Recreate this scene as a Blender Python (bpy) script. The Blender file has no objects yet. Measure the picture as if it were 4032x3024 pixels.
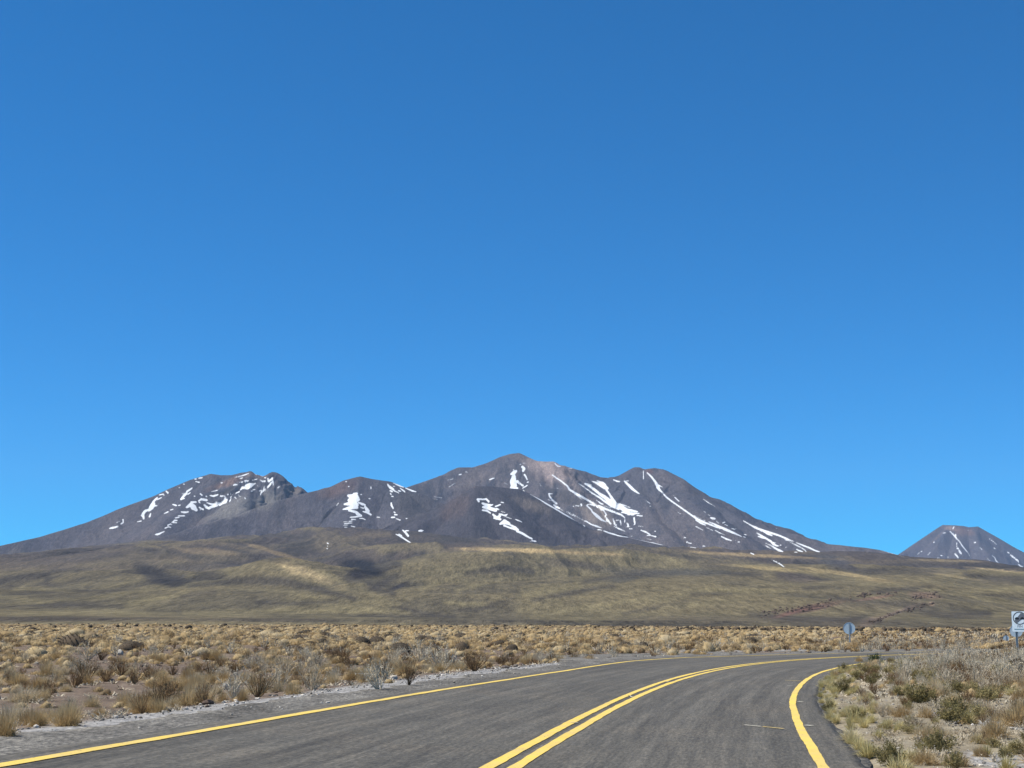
import bpy, math, random
import numpy as np

sc = bpy.context.scene
C = sc.collection
PI = math.pi
# ------------------------------------------------------------------ camera
F, CX, CY = 5850.0, 2016.0, 1512.0        # focal length and centre in pixels of the 4032-wide photo
PITCH = math.atan((2445 - 1512) / F)
ROLL = 0.004
EYE = 1.5
cam_d = bpy.data.cameras.new('camera'); cam = bpy.data.objects.new('camera', cam_d); C.objects.link(cam)
cam_d.sensor_width = 36.0; cam_d.lens = 36.0 * F / 4032
cam_d.clip_start = 0.1; cam_d.clip_end = 60000
cam.location = (0, 0, EYE)
cam.rotation_mode = 'XYZ'
from mathutils import Matrix
cam.matrix_world = Matrix.Translation((0, 0, EYE)) @ Matrix.Rotation(PI/2 + PITCH, 4, 'X') @ Matrix.Rotation(ROLL, 4, 'Z')
sc.camera = cam
# ------------------------------------------------------------------ sky, sun, exposure
SUN_EL, SUN_AZ = math.radians(58), math.radians(-98)      # azimuth from +Y (view direction) towards +X
w = bpy.data.worlds.new('World'); sc.world = w; w.use_nodes = True
nt = w.node_tree; bg = nt.nodes['Background']
sky = nt.nodes.new('ShaderNodeTexSky'); sky.sky_type = 'NISHITA'; sky.sun_disc = False
sky.sun_elevation = SUN_EL; sky.sun_rotation = SUN_AZ
sky.altitude = 4000; sky.air_density = 1.0; sky.dust_density = 0.0; sky.ozone_density = 2.0
grade = nt.nodes.new('ShaderNodeMix'); grade.data_type = 'RGBA'; grade.blend_type = 'MULTIPLY'; grade.inputs[0].default_value = 1.0
grade.inputs[7].default_value = (0.10, 0.83, 1.30, 1)          # the thin, very blue air of a 4000 m plateau
nt.links.new(sky.outputs[0], grade.inputs[6]); nt.links.new(grade.outputs[2], bg.inputs[0]); bg.inputs[1].default_value = 0.090
sl = bpy.data.lights.new('sun', 'SUN'); sun = bpy.data.objects.new('sun', sl); C.objects.link(sun)
sl.energy = 4.9; sl.angle = math.radians(0.53); sl.color = (1.0, 0.945, 0.83)
from mathutils import Vector
sv = Vector((math.sin(SUN_AZ)*math.cos(SUN_EL), math.cos(SUN_AZ)*math.cos(SUN_EL), math.sin(SUN_EL)))
sun.rotation_euler = sv.to_track_quat('Z', 'Y').to_euler(); sun.location = (0, -20, 60)
sc.view_settings.view_transform = 'Standard'; sc.view_settings.look = 'None'
sc.view_settings.exposure = 0.42; sc.view_settings.gamma = 1.0
sc.render.engine = 'CYCLES'
sc.cycles.max_bounces = 5; sc.cycles.diffuse_bounces = 3; sc.cycles.transparent_max_bounces = 4

# ------------------------------------------------------------------ helpers
rng = np.random.default_rng(7)
def dirs(px, py):
    x = np.asarray(px, float) - CX; y = CY - np.asarray(py, float)
    c, s = math.cos(ROLL), math.sin(ROLL)
    x, y = c*x - s*y, s*x + c*y
    cp, sp = math.cos(PITCH), math.sin(PITCH)
    return x, F*cp - y*sp, F*sp + y*cp
def ground_at(px, py, z=0.0):
    x, y, u = dirs(px, py); t = (EYE - z) / -u
    return x*t, y*t
def az_tan(px, py):
    x, y, u = dirs(px, py); return np.arctan2(x, y), u/np.hypot(x, y)
def project(X, Y, Z):
    cp, sp = math.cos(PITCH), math.sin(PITCH); Z = Z - EYE
    d = Y*cp + Z*sp; v = -Y*sp + Z*cp
    d = np.where(d < 0.01, 0.01, d)
    px, py = F*X/d, F*v/d
    c, s = math.cos(ROLL), math.sin(ROLL)
    return CX + c*px + s*py, CY - (-s*px + c*py)

def hash2(ix, iy, seed):
    n = (ix.astype(np.int64)*374761393 + iy.astype(np.int64)*668265263 + seed*982451653) & 0x7fffffff
    n = ((n ^ (n >> 13)) * 1274126177) & 0x7fffffff
    n = (n ^ (n >> 16)) & 0xffff
    return n / 65535.0
def vnoise(x, y, seed=0):
    ix, iy = np.floor(x), np.floor(y); fx, fy = x-ix, y-iy
    fx = fx*fx*(3-2*fx); fy = fy*fy*(3-2*fy)
    a = hash2(ix, iy, seed); b = hash2(ix+1, iy, seed); c = hash2(ix, iy+1, seed); d = hash2(ix+1, iy+1, seed)
    return (a*(1-fx)+b*fx)*(1-fy) + (c*(1-fx)+d*fx)*fy
def fbm(x, y, octaves=4, seed=0, gain=0.5):
    s = 0; a = 1; t = 0
    for o in range(octaves):
        s = s + a*(vnoise(x*2**o + 17.3*o, y*2**o - 9.1*o, seed+o)*2-1); t += a; a *= gain
    return s/t
def ridged(x, y, octaves=4, seed=0):
    s = 0; a = 1; t = 0
    for o in range(octaves):
        s = s + a*(1-2*np.abs(vnoise(x*2**o + 5.7*o, y*2**o + 3.3*o, seed+o)*2-1)); t += a; a *= 0.5
    return s/t
def sstep(a, b, x):
    t = np.clip((x-a)/(b-a), 0, 1); return t*t*(3-2*t)

def mesh_np(name, V, faces, mats, parent=None, smooth=True, attrs=None, colors=None, uv=None, matidx=None):
    """faces: an (n,3) or (n,4) index array"""
    me = bpy.data.meshes.new(name)
    V = np.asarray(V, np.float32); faces = np.asarray(faces, np.int32)
    n, k = faces.shape
    me.vertices.add(len(V)); me.vertices.foreach_set('co', V.ravel())
    me.loops.add(n*k); me.loops.foreach_set('vertex_index', faces.ravel())
    me.polygons.add(n); me.polygons.foreach_set('loop_start', np.arange(0, n*k, k, dtype=np.int32))
    me.polygons.foreach_set('use_smooth', np.full(n, smooth))
    for m in (mats if isinstance(mats, (list, tuple)) else [mats]): me.materials.append(m)
    if matidx is not None: me.polygons.foreach_set('material_index', np.asarray(matidx, np.int32))
    me.update(calc_edges=True)
    for an, av in (attrs or {}).items():
        a = me.attributes.new(an, 'FLOAT', 'POINT'); a.data.foreach_set('value', np.asarray(av, np.float32))
    for an, av in (colors or {}).items():
        a = me.attributes.new(an, 'FLOAT_COLOR', 'POINT')
        a.data.foreach_set('color', np.c_[av, np.ones(len(V))].astype(np.float32).ravel())
    if uv is not None:
        u = me.uv_layers.new(name='UVMap'); u.data.foreach_set('uv', np.asarray(uv, np.float32)[faces.ravel()].ravel())
    me.validate(clean_customdata=False)
    o = bpy.data.objects.new(name, me); C.objects.link(o)
    if parent is not None: o.parent = parent
    return o
def tag(o, label=None, cat=None, group=None, kind=None):
    if label: o['label'] = label
    if cat: o['category'] = cat
    if group: o['group'] = group
    if kind: o['kind'] = kind
    return o
def grid_faces(nr, nc):
    i = np.arange(nr-1)[:, None]*nc + np.arange(nc-1)[None]
    return np.stack([i, i+1, i+nc+1, i+nc], -1).reshape(-1, 4)

# ------------------------------------------------------------------ materials
class M:
    def __init__(s, name, rough=0.9, spec=0.25):
        s.m = bpy.data.materials.new(name); s.m.use_nodes = True; s.t = s.m.node_tree
        s.b = s.t.nodes['Principled BSDF']; s.b.inputs['Roughness'].default_value = rough
        s.b.inputs['Specular IOR Level'].default_value = spec
    def n(s, typ, **kw):
        nd = s.t.nodes.new(typ)
        for k, v in kw.items():
            if isinstance(k, str) and k.startswith('i_'): nd.inputs[k[2:].replace('_', ' ')].default_value = v
            else: setattr(nd, k, v)
        return nd
    def link(s, a, b): s.t.links.new(a, b)
    def noise(s, scale, detail=4, rough=0.55, vec=None, dim='3D'):
        nd = s.n('ShaderNodeTexNoise'); nd.inputs['Scale'].default_value = scale
        nd.inputs['Detail'].default_value = detail; nd.inputs['Roughness'].default_value = rough
        if vec is not None: s.link(vec, nd.inputs['Vector'])
        return nd.outputs['Fac']
    def ramp(s, fac, stops):
        nd = s.n('ShaderNodeValToRGB'); e = nd.color_ramp.elements
        while len(e) > 1: e.remove(e[0])
        e[0].position = stops[0][0]; e[0].color = (*stops[0][1], 1)
        for p, c in stops[1:]:
            x = e.new(p); x.color = (*c, 1)
        s.link(fac, nd.inputs[0]); return nd.outputs[0]
    def mix(s, fac, a, b, mode='MIX'):
        nd = s.n('ShaderNodeMix', data_type='RGBA', blend_type=mode)
        for sock, v in ((nd.inputs[0], fac), (nd.inputs[6], a), (nd.inputs[7], b)):
            if hasattr(v, 'is_linked'): s.link(v, sock)
            elif isinstance(v, (int, float)): sock.default_value = v
            else: sock.default_value = (*v, 1)
        return nd.outputs[2]
    def math(s, op, a, b=0.0, clamp=False):
        nd = s.n('ShaderNodeMath', operation=op, use_clamp=clamp)
        for sock, v in ((nd.inputs[0], a), (nd.inputs[1], b)):
            if hasattr(v, 'is_linked'): s.link(v, sock)
            else: sock.default_value = v
        return nd.outputs[0]
    def attr(s, name, out='Fac'):
        return s.n('ShaderNodeAttribute', attribute_name=name).outputs[out]
    def col(s, c):
        if hasattr(c, 'is_linked'): s.link(c, s.b.inputs['Base Color'])
        else: s.b.inputs['Base Color'].default_value = (*c, 1)
    def bump(s, h, strength=0.4, dist=0.02):
        nd = s.n('ShaderNodeBump'); nd.inputs['Strength'].default_value = strength; nd.inputs['Distance'].default_value = dist
        s.link(h, nd.inputs['Height']); s.link(nd.outputs[0], s.b.inputs['Normal'])
    def pos(s): return s.n('ShaderNodeNewGeometry').outputs['Position']
    def mapping(s, vec, scale):
        nd = s.n('ShaderNodeMapping'); nd.inputs['Scale'].default_value = scale; s.link(vec, nd.inputs['Vector']); return nd.outputs[0]

# ------------------------------------------------------------------ road centre line and ground height
S = np.linspace(-40, 150, 761)
_P = (0.2484, 17.5807, .156756, 1.54146e-3, 4.01484e-5, 1.681511e-6, 5.9738e-9)
_sc = np.clip(S, -4, 46)
HD = _P[2] + _P[3]*_sc + _P[4]*_sc**2 + _P[5]*_sc**3 + _P[6]*_sc**4 + np.clip(S-46, 0, 60)/55.0
_x = np.cumsum(np.sin(HD)*.25); _y = np.cumsum(np.cos(HD)*.25); _i0 = int(np.argmin(abs(S)))
RC = np.stack([_x-_x[_i0]+_P[0], _y-_y[_i0]+_P[1]], 1)
RN = np.stack([-np.cos(HD), np.sin(HD)], 1)
OFFL = np.interp(S, [-40, -6, -2, 5, 8.5, 16, 23, 28.5, 34, 41, 48, 60], [3.5, 3.52, 3.46, 3.45, 3.38, 3.2, 3.16, 3.3, 3.48, 3.58, 3.3, 3.2])
OFFR = np.interp(S, [-40, 0, 3.5, 11.5, 21, 32.5, 60], [3.25, 3.22, 3.18, 3.14, 3.24, 3.32, 3.3])
BANK = np.interp(S, [-15, -5, 5, 15, 25, 33, 40, 48, 60], [.36, .3, .22, .19, .16, .15, .11, .05, 0])
def road_z(bank, d):                       # cross-fall: flat on the inside of the bend, raised on the outside
    dd = np.minimum(d, 4.6)
    return bank*(dd+np.sqrt(dd*dd+.25))/2/3.4
def road_sd(X, Y):
    """signed lateral distance (left +) and station of each point"""
    X = np.asarray(X, float).ravel(); Y = np.asarray(Y, float).ravel()
    d = np.empty(len(X)); st = np.empty(len(X), int)
    R4 = RC[::4]; N4 = RN[::4]
    for a in range(0, len(X), 40000):
        q = np.stack([X[a:a+40000], Y[a:a+40000]], 1)
        dd = ((q[:, None]-R4[None])**2).sum(2); i = dd.argmin(1)
        v = q-R4[i]; pr = (v*N4[i]).sum(1); far = np.sqrt(dd[np.arange(len(q)), i])
        d[a:a+40000] = np.where(far-np.abs(pr) < .35, pr, np.where(pr < 0, -far, far)); st[a:a+40000] = i*4
    return d, st
def ground_h(X, Y, full=False):
    shp = np.shape(X)
    d, st = road_sd(X, Y)
    Xr = np.asarray(X, float).ravel(); Yr = np.asarray(Y, float).ravel()
    b = BANK[st]
    zb = road_z(b, d)
    out = np.where(d > 4.6, sstep(9.0, 4.6, d), 1.0)*zb
    away = sstep(4.2, 7.5, np.abs(d))
    R = np.hypot(Xr, Yr)
    rough = fbm(Xr/3.1, Yr/3.1, 3, 11)*0.09 + fbm(Xr/17, Yr/17, 2, 21)*0.16*sstep(20, 60, R)
    z = out + away*rough - 0.02*away
    z = z - 3.0*sstep(430, 640, R)
    if full: return z.reshape(shp), d.reshape(shp), st.reshape(shp)
    return z.reshape(shp)

# ------------------------------------------------------------------ ground
def build_ground():
    rr = np.concatenate([np.linspace(0.5, 12, 30), np.geomspace(12.2, 60, 300), np.geomspace(60.5, 760, 170)])
    az = np.radians(np.concatenate([np.linspace(-88, -24, 40), np.linspace(-23.5, 23.5, 560), np.linspace(24, 88, 40)]))
    A, Rr = np.meshgrid(az, rr)
    X, Y = Rr*np.sin(A), Rr*np.cos(A) - 2.0*(Rr < 0)
    Z, d, st = ground_h(X, Y, True)
    edge = np.where(d > 0, OFFL[st]+.36, OFFR[st]+.46)
    Z = Z - 0.09*sstep(0.25, -0.15, np.abs(d)-edge)             # the ground dips under the road's slab
    left = sstep(-3, 6, d)
    m = M('desert_soil', 0.95, 0.12)
    p = m.pos()
    big = m.noise(0.13, 4, .6, p); mid = m.noise(1.9, 5, .7, m.mapping(p, (1, .4, 1))); fine = m.noise(14, 4, .75, m.mapping(p, (1, .3, 1)))
    soilL = m.ramp(mid, [(0.3, (.105, .077, .057)), (0.52, (.165, .124, .094)), (0.72, (.25, .20, .155))])
    soilR = m.ramp(mid, [(0.3, (.195, .162, .112)), (0.52, (.28, .238, .17)), (0.72, (.375, .335, .255))])
    base = m.mix(m.attr('left_side'), soilR, soilL)
    grav = m.ramp(fine, [(0.3, (.17, .165, .165)), (0.5, (.30, .29, .28)), (0.68, (.47, .455, .43))])
    gm = m.math('ADD', m.attr('gravel'), m.math('MULTIPLY', m.math('SUBTRACT', big, 0.5), 1.1), True)
    base = m.mix(m.ramp(gm, [(0.42, (0, 0, 0)), (0.62, (1, 1, 1))]), base, grav)
    far = m.ramp(m.noise(.06, 5, .7, p), [(0.35, (.13, .088, .055)), (0.5, (.21, .15, .085)), (0.65, (.28, .21, .12))])
    base = m.mix(m.attr('straw'), base, far)
    base = m.mix(m.attr('dark_end'), base, m.ramp(mid, [(0.35, (.062, .052, .043)), (0.65, (.092, .078, .062))]))
    vo = m.n('ShaderNodeTexVoronoi'); vo.inputs['Scale'].default_value = 9.0; m.link(p, vo.inputs['Vector'])
    peb = m.ramp(vo.outputs['Distance'], [(0.05, (1.25, 1.22, 1.2)), (0.45, (.85, .85, .85)), (0.8, (.7, .7, .7))])
    base = m.mix(0.75, base, peb, 'MULTIPLY')
    m.col(base)
    m.bump(m.math('ADD', m.math('MULTIPLY', fine, 0.6), m.math('MULTIPLY', mid, 1.2)), 0.9, 0.05)
    dL = d.ravel(); Xr, Yr = X.ravel(), Y.ravel(); R = np.hypot(Xr, Yr)
    grav_a = np.where(dL > 0, sstep(6.2, 4.4, dL)*.75+.05, sstep(-4.6, -3.9, dL)*.4)
    gx, gy = ground_at(3985, 2835)          # bare pale gravel on the right
    grav_a = np.maximum(grav_a, .95*np.exp(-(((Xr-gx)/1.2)**2+((Yr-gy)/4.0)**2)))
    gx, gy = ground_at(3560, 2640); grav_a = np.maximum(grav_a, .8*np.exp(-(((Xr-gx)/1.6)**2+((Yr-gy)/4.0)**2)))
    gx, gy = ground_at(3990, 3000); grav_a = np.maximum(grav_a, .8*np.exp(-(((Xr-gx)/.8)**2+((Yr-gy)/2.0)**2)))
    gx, gy = ground_at(2900, 2555); grav_a = np.maximum(grav_a, .9*np.exp(-(((Xr-gx)/14)**2+((Yr-gy)/12.0)**2)*.7))
    straw = sstep(60, 170, R)*.9*sstep(4.5, 8, np.abs(dL))
    dark = sstep(450, 520, R + 40*fbm(Xr/60, Yr/60, 3, 5))
    o = mesh_np('ground', np.stack([X, Y, Z], -1).reshape(-1, 3), grid_faces(len(rr), len(az)), m.m,
                attrs={'gravel': grav_a, 'left_side': left.ravel(), 'straw': straw, 'dark_end': dark})
    tag(o, 'stony reddish brown desert plain on both sides of the road', None, None, 'structure')
build_ground()

# ------------------------------------------------------------------ road
def strip(name, dl, dr, zoff, mat, parent=None, s0=-38, s1=140, cross=2, skirt=0.0, wob=0.0, seed=1, nseg=1):
    """a sheet along the road between lateral offsets dl(S) (left) and dr(S) (right)"""
    sel = (S >= s0) & (S <= s1)
    s = S[sel]; c = RC[sel]; n = RN[sel]; b = BANK[sel]
    dl = (dl if np.ndim(dl) else np.full(len(S), dl))[sel].copy(); dr = (dr if np.ndim(dr) else np.full(len(S), dr))[sel].copy()
    if wob:
        dl += wob*(fbm(s/1.3, 0*s, 3, seed)+.6*fbm(s/.3, 0*s, 2, seed+7)); dr += wob*(fbm(s/1.3, 0*s+50, 3, seed+3)+.6*fbm(s/.3, 0*s+9, 2, seed+9))
    t = np.linspace(0, 1, cross)
    D = dl[:, None]*(1-t) + dr[:, None]*t
    X = c[:, None, 0] + n[:, None, 0]*D; Y = c[:, None, 1] + n[:, None, 1]*D
    Z = road_z(b[:, None], D) + zoff
    if skirt:
        X = np.c_[X[:, :1], X, X[:, -1:]]; Y = np.c_[Y[:, :1], Y, Y[:, -1:]]; D = np.c_[D[:, :1], D, D[:, -1:]]
        Z = np.c_[Z[:, :1]-skirt, Z, Z[:, -1:]-skirt]
    uv = np.stack([np.broadcast_to(s[:, None], D.shape), D], -1).reshape(-1, 2)
    nr, nc = D.shape
    f = grid_faces(nr, nc)
    return mesh_np(name, np.stack([X, Y, Z], -1).reshape(-1, 3), f, mat, parent, uv=uv)

def mat_asphalt():
    m = M('asphalt', 0.82, 0.3)
    uv = m.n('ShaderNodeUVMap').outputs[0]; p = m.pos()
    streak = m.noise(1.0, 4, .6, m.mapping(uv, (.05, 2.6, 1)))
    streak2 = m.noise(1.0, 3, .6, m.mapping(uv, (.22, 9.0, 1)))
    grain = m.noise(15, 6, .85, p); blot = m.noise(.55, 5, .6, p); grain2 = m.noise(110, 2, .6, p)
    c = m.ramp(streak, [(0.3, (.072, .066, .055)), (0.5, (.097, .089, .074)), (0.7, (.126, .116, .097))])
    c = m.mix(0.55, c, m.ramp(streak2, [(0.3, (.6, .6, .62)), (0.5, (1, 1, 1)), (0.7, (1.3, 1.27, 1.24))]), 'MULTIPLY')
    g2 = m.noise(1.0, 5, .75, m.mapping(uv, (4.5, 30, 1)))
    c = m.mix(0.8, c, m.ramp(g2, [(0.34, (.5, .5, .5)), (0.5, (1, 1, 1)), (0.66, (1.55, 1.53, 1.5))]), 'MULTIPLY')
    c = m.mix(0.45, c, m.ramp(grain, [(0.36, (.38, .38, .38)), (0.5, (.95, .95, .95)), (0.62, (1.85, 1.82, 1.76))]), 'MULTIPLY')
    c = m.mix(0.8, c, m.ramp(m.noise(1.0, 3, .6, m.mapping(uv, (.5, 8, 1))), [(0.33, (.82, .82, .82)), (0.5, (1, 1, 1)), (0.67, (1.2, 1.19, 1.17))]), 'MULTIPLY')
    c = m.mix(0.5, c, m.ramp(blot, [(0.3, (.74, .76, .8)), (0.5, (1, 1, 1)), (0.7, (1.22, 1.14, 1.06))]), 'MULTIPLY')
    c = m.mix(m.ramp(m.noise(5.5, 2, .5, p), [(0.70, (0, 0, 0)), (0.76, (.35, .35, .35))]), c, (.035, .034, .034))
    m.col(c); m.bump(m.math('ADD', grain, m.math('MULTIPLY', grain2, .5)), 0.55, 0.012)
    return m.m
def mat_shoulder():
    m = M('shoulder_gravel', 0.95, 0.15)
    p = m.pos(); g = m.noise(20, 5, .8, m.mapping(p, (1, .3, 1))); b = m.noise(1.3, 5, .65, m.mapping(p, (1, .4, 1)))
    c = m.ramp(b, [(0.3, (.085, .079, .070)), (0.5, (.142, .133, .119)), (0.7, (.225, .212, .188))])
    c = m.mix(1.0, c, m.ramp(g, [(0.36, (.4, .4, .4)), (0.5, (1, 1, 1)), (0.64, (1.8, 1.76, 1.7))]), 'MULTIPLY')
    m.col(c); m.bump(g, 0.9, 0.03)
    return m.m
def mat_line(name, base, worn, holes=.75):
    m = M(name, 0.6, 0.35)
    p = m.pos()
    c = m.mix(m.ramp(m.noise(2.2, 4, .6, p), [(0.35, (0, 0, 0)), (0.7, (.85, .85, .85))]), base, worn)
    c = m.mix(m.ramp(m.noise(.7, 3, .6, p), [(0.45, (0, 0, 0)), (0.72, (.30, .30, .30))]), c, (.33, .27, .13))
    hole = m.ramp(m.math('ADD', m.noise(26, 4, .7, p), m.math('MULTIPLY', m.noise(3, 2, .5, p), .35)), [(0.80, (0, 0, 0)), (0.88, (holes, holes, holes))])
    c = m.mix(hole, c, (.10, .09, .07)); m.col(c); m.bump(m.noise(40, 3, .7, p), 0.35, 0.01)
    return m.m
asph = mat_asphalt(); shl = mat_shoulder()
yel = mat_line('yellow_road_paint', (.80, .555, .075), (.64, .48, .17))
pal = mat_line('pale_mark_paint', (.70, .66, .50), (.5, .48, .4), .1)
road = strip('road', OFFL+.34, -(OFFR+.47), 0.012, asph, cross=70, skirt=0.10, wob=.04, seed=4)
tag(road, 'grey asphalt road bending away to the right', None, None, 'structure')
sh = strip('gravel_shoulder', OFFL+1.08+4.5*sstep(26, 44, S), OFFL+.10, 0.006, shl, cross=8, skirt=.12, wob=.22, seed=9)
tag(sh, 'blue grey gravel shoulder along the outer edge of the road', None, None, 'structure')
sh2 = strip('gravel_shoulder', -(OFFR+.20), -(OFFR+.55), 0.002, shl, cross=4, skirt=.12, wob=.10, seed=13)
tag(sh2, 'narrow broken gravel shoulder along the inner edge of the road', None, None, 'structure')
ln = strip('edge_line', OFFL+.060, OFFL-.060, .019, yel, road, wob=.014, seed=21); ln['label'] = 'yellow line along the outer edge of the bend'
ln = strip('edge_line', -(OFFR-.061), -(OFFR+.061), .019, yel, road, wob=.016, seed=31); ln['label'] = 'yellow line along the inner edge of the bend'
ln = strip('centre_line', .19, .062, .019, yel, road, wob=.014, seed=41)
ln = strip('centre_line', -.062, -.19, .019, yel, road, wob=.014, seed=51)
def tick(px0, py0, px1, py1, wid, mat=pal):
    """a short painted survey tick lying across the road"""
    a = np.array(ground_at(px0, py0)); b = np.array(ground_at(px1, py1)); t = (b-a)/np.linalg.norm(b-a); n = np.array([-t[1], t[0]])*wid/2
    k = np.linspace(0, 1, 9)[:, None]; jit = (rng.random((9, 1))*.5+.75)
    Lp = a+(b-a)*k+n*jit; Rp = a+(b-a)*k-n*jit
    V = np.empty((18, 3)); V[0::2, :2] = Lp; V[1::2, :2] = Rp
    d, st = road_sd(V[:, 0], V[:, 1]); V[:, 2] = road_z(BANK[st], d) + .026
    f = np.array([[2*i, 2*i+1, 2*i+3, 2*i+2] for i in range(8)])
    mesh_np('survey_tick', V, f[:, ::-1], mat, road)
for t in ((2931, 2861, 2995, 2867, .045, pal), (3003, 2868, 3086, 2876, .045, yel), (3141, 2768, 3162, 2769, .09, pal), (3170, 2862, 3199, 2864, .09, pal),
          (3090, 2682, 3152, 2685, .05, yel), (3098, 2704, 3122, 2705, .05, pal), (2246, 2855, 2276, 2856, .05, pal),
          (2474, 2749, 2492, 2750, .08, pal), (2618, 2689, 2632, 2690, .08, pal)): tick(*t)

# ------------------------------------------------------------------ mountains
def tile(ox, oy, k, pts): return [(ox+x*k, oy+y*k) + tuple(r) for x, y, *r in pts]
K = .22604
SKY_B = [(-900, 2330), (-450, 2245), (0, 2150), (158, 2114), (253, 2085), (342, 2057), (400, 2034), (454, 2010), (508, 1989), (603, 1955), (649, 1932), (748, 1890), (829, 1866), (868, 1872), (913, 1872), (955, 1862), (988, 1853), (1003, 1867), (1044, 1874), (1067, 1861), (1090, 1862), (1116, 1876), (1139, 1905), (1162, 1919), (1167, 1909), (1182, 1911), (1207, 1936), (1235, 1960), (1270, 1990)]
SKY_C = [(600, 2130), (700, 2097), (800, 2063), (936, 2029), (1017, 1997), (1120, 1966), (1200, 1943), (1250, 1932), (1300, 1918), (1354, 1892), (1416, 1877), (1465, 1887), (1510, 1893), (1530, 1896), (1544, 1899), (1593, 1920), (1639, 1936), (1690, 1958), (1750, 1990), (1790, 2020)]
SKY_D = [(1640, 2080), (1690, 2040), (1748, 1999), (1816, 1948), (1869, 1915), (1941, 1917), (2009, 1924), (2042, 1927), (2086, 1944), (2148, 1978), (2220, 2022), (2288, 2063), (2341, 2082), (2413, 2104), (2486, 2121), (2599, 2145)]
SKY_A = [(1500, 1960), (1593, 1922), (1657, 1901), (1700, 1886), (1750, 1868), (1772, 1854), (1804, 1841), (1864, 1840), (1917, 1823), (1965, 1801), (2013, 1787), (2045, 1784), (2086, 1804), (2110, 1815), (2150, 1818), (2180, 1817), (2208, 1834), (2245, 1842), (2305, 1857), (2365, 1880), (2413, 1884), (2437, 1875), (2474, 1852), (2498, 1840), (2520, 1840), (2534, 1848), (2580, 1843), (2616, 1849), (2657, 1869), (2693, 1887), (2741, 1923), (2813, 1969), (2910, 2019), (2956, 2043), (3058, 2080), (3126, 2101), (3216, 2131), (3262, 2143), (3400, 2157), (3467, 2167), (3532, 2185), (3660, 2206), (3900, 2240), (4500, 2330)]
SKY_E = [(3200, 2330), (3420, 2262), (3536, 2184), (3589, 2148), (3668, 2095), (3690, 2080), (3712, 2067), (3760, 2068.5), (3793, 2071), (3815, 2076), (3851, 2073), (3885, 2092.5), (3938, 2122), (3993, 2155), (4032, 2175), (4120, 2215), (4300, 2280), (4600, 2360)]
def crest(px, dist, step=9):
    """points of a ridge: traced outline in the photo, with its true distance at each knot"""
    px = np.array(px, float)
    xs = np.arange(px[0, 0], px[-1, 0]+1, step)
    xs = np.unique(np.r_[xs, px[:, 0]])
    ys = np.interp(xs, px[:, 0], px[:, 1]); ds = np.interp(xs, [a for a, _ in dist], [b for _, b in dist])
    a, t = az_tan(xs, ys)
    return np.stack([np.sin(a)*ds, np.cos(a)*ds, EYE+t*ds], 1)
def spur(pts):
    """a ridge running towards the viewer: knots (px, py, dist)"""
    p = np.array(pts, float); k = np.arange(len(p)); kk = np.linspace(0, len(p)-1, 10*(len(p)-1)+1)
    xs, ys, ds = (np.interp(kk, k, p[:, i]) for i in range(3))
    a, t = az_tan(xs, ys)
    return np.stack([np.sin(a)*ds, np.cos(a)*ds, EYE+t*ds], 1)
GRP = {'B': np.concatenate([crest(SKY_B, [(-900, 7600), (0, 7900), (850, 8600), (1100, 8500), (1270, 8600)]),
                            spur([(1000, 1867, 8550), (985, 1925, 8250), (940, 1985, 7900)]),
                            spur([(860, 1872, 8600), (760, 1950, 8200), (640, 2060, 7600)])]),
       'C': np.concatenate([crest(SKY_C, [(600, 6300), (1017, 6900), (1416, 7300), (1544, 7300), (1790, 7050)]),
                            spur([(1416, 1877, 7300), (1400, 1960, 7000), (1370, 2060, 6600)]), spur([(1540, 1899, 7300), (1580, 1990, 6900), (1600, 2060, 6600)])]),
       'D': np.concatenate([crest(SKY_D, [(1640, 6100), (1869, 6500), (2042, 6500), (2599, 6050)]),
                            spur([(1941, 1917, 6500), (2000, 2000, 6200), (2060, 2080, 5950)]), spur([(1869, 1917, 6500), (1850, 2010, 6150), (1850, 2080, 5900)])]),
       'A': np.concatenate([crest(SKY_A, [(1500, 8600), (1804, 9300), (2045, 9600), (2180, 9500), (2413, 9700), (2520, 9300), (2700, 9000), (3126, 7900), (3532, 7300), (4500, 7000)]),
                            spur([(2180, 1817, 9500), (2215, 1890, 9200), (2240, 1935, 9000), (2290, 1985, 8750), (2340, 2045, 8500)]),
                            spur([(2045, 1784, 9600), (2090, 1870, 9250), (2120, 1930, 9000)]),
                            spur([(2520, 1842, 9300), (2520, 1930, 8900), (2570, 2040, 8350), (2640, 2110, 7900)]),
                            spur([(2657, 1869, 9100), (2760, 1990, 8400), (2900, 2090, 7800)])])}
GE = np.concatenate([crest(SKY_E, [(3200, 13600), (3712, 14800), (3851, 14800), (4600, 13600)]),
                     spur([(3735, 2068, 14800), (3690, 2150, 14300), (3640, 2230, 13900)]), spur([(3830, 2075, 14800), (3870, 2160, 14250), (3910, 2230, 13900)]),
                     spur([(3780, 2070, 14800), (3775, 2160, 14250), (3770, 2230, 13900)])])
SLOPES = {'A': (.62, .20, 1500.), 'B': (.60, .17, 1300.), 'C': (.60, .16, 1000.), 'D': (.62, .16, 1000.), 'E': (.75, .30, 1800.)}
def cones(X, Y, pts, sl):
    """height of the union of concave cones standing on every crest point, and distance to the ruling crest point"""
    s0, s1, L = sl; X, Y = X.astype(np.float32), Y.astype(np.float32); s0, s1, L = np.float32(s0), np.float32(s1), np.float32(L)
    H = np.full(X.shape, -1e4, np.float32); Dm = np.zeros(X.shape, np.float32)
    for x, y, z in np.asarray(pts, np.float32):
        d = np.sqrt((X-x)**2+(Y-y)**2+np.float32(500))-np.float32(22.36)
        h = z - (s1*d + (s0-s1)*L*(1-np.exp(-d/L)))
        k = h > H; H = np.where(k, h, H); Dm = np.where(k, d, Dm)
    return H, Dm

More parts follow.
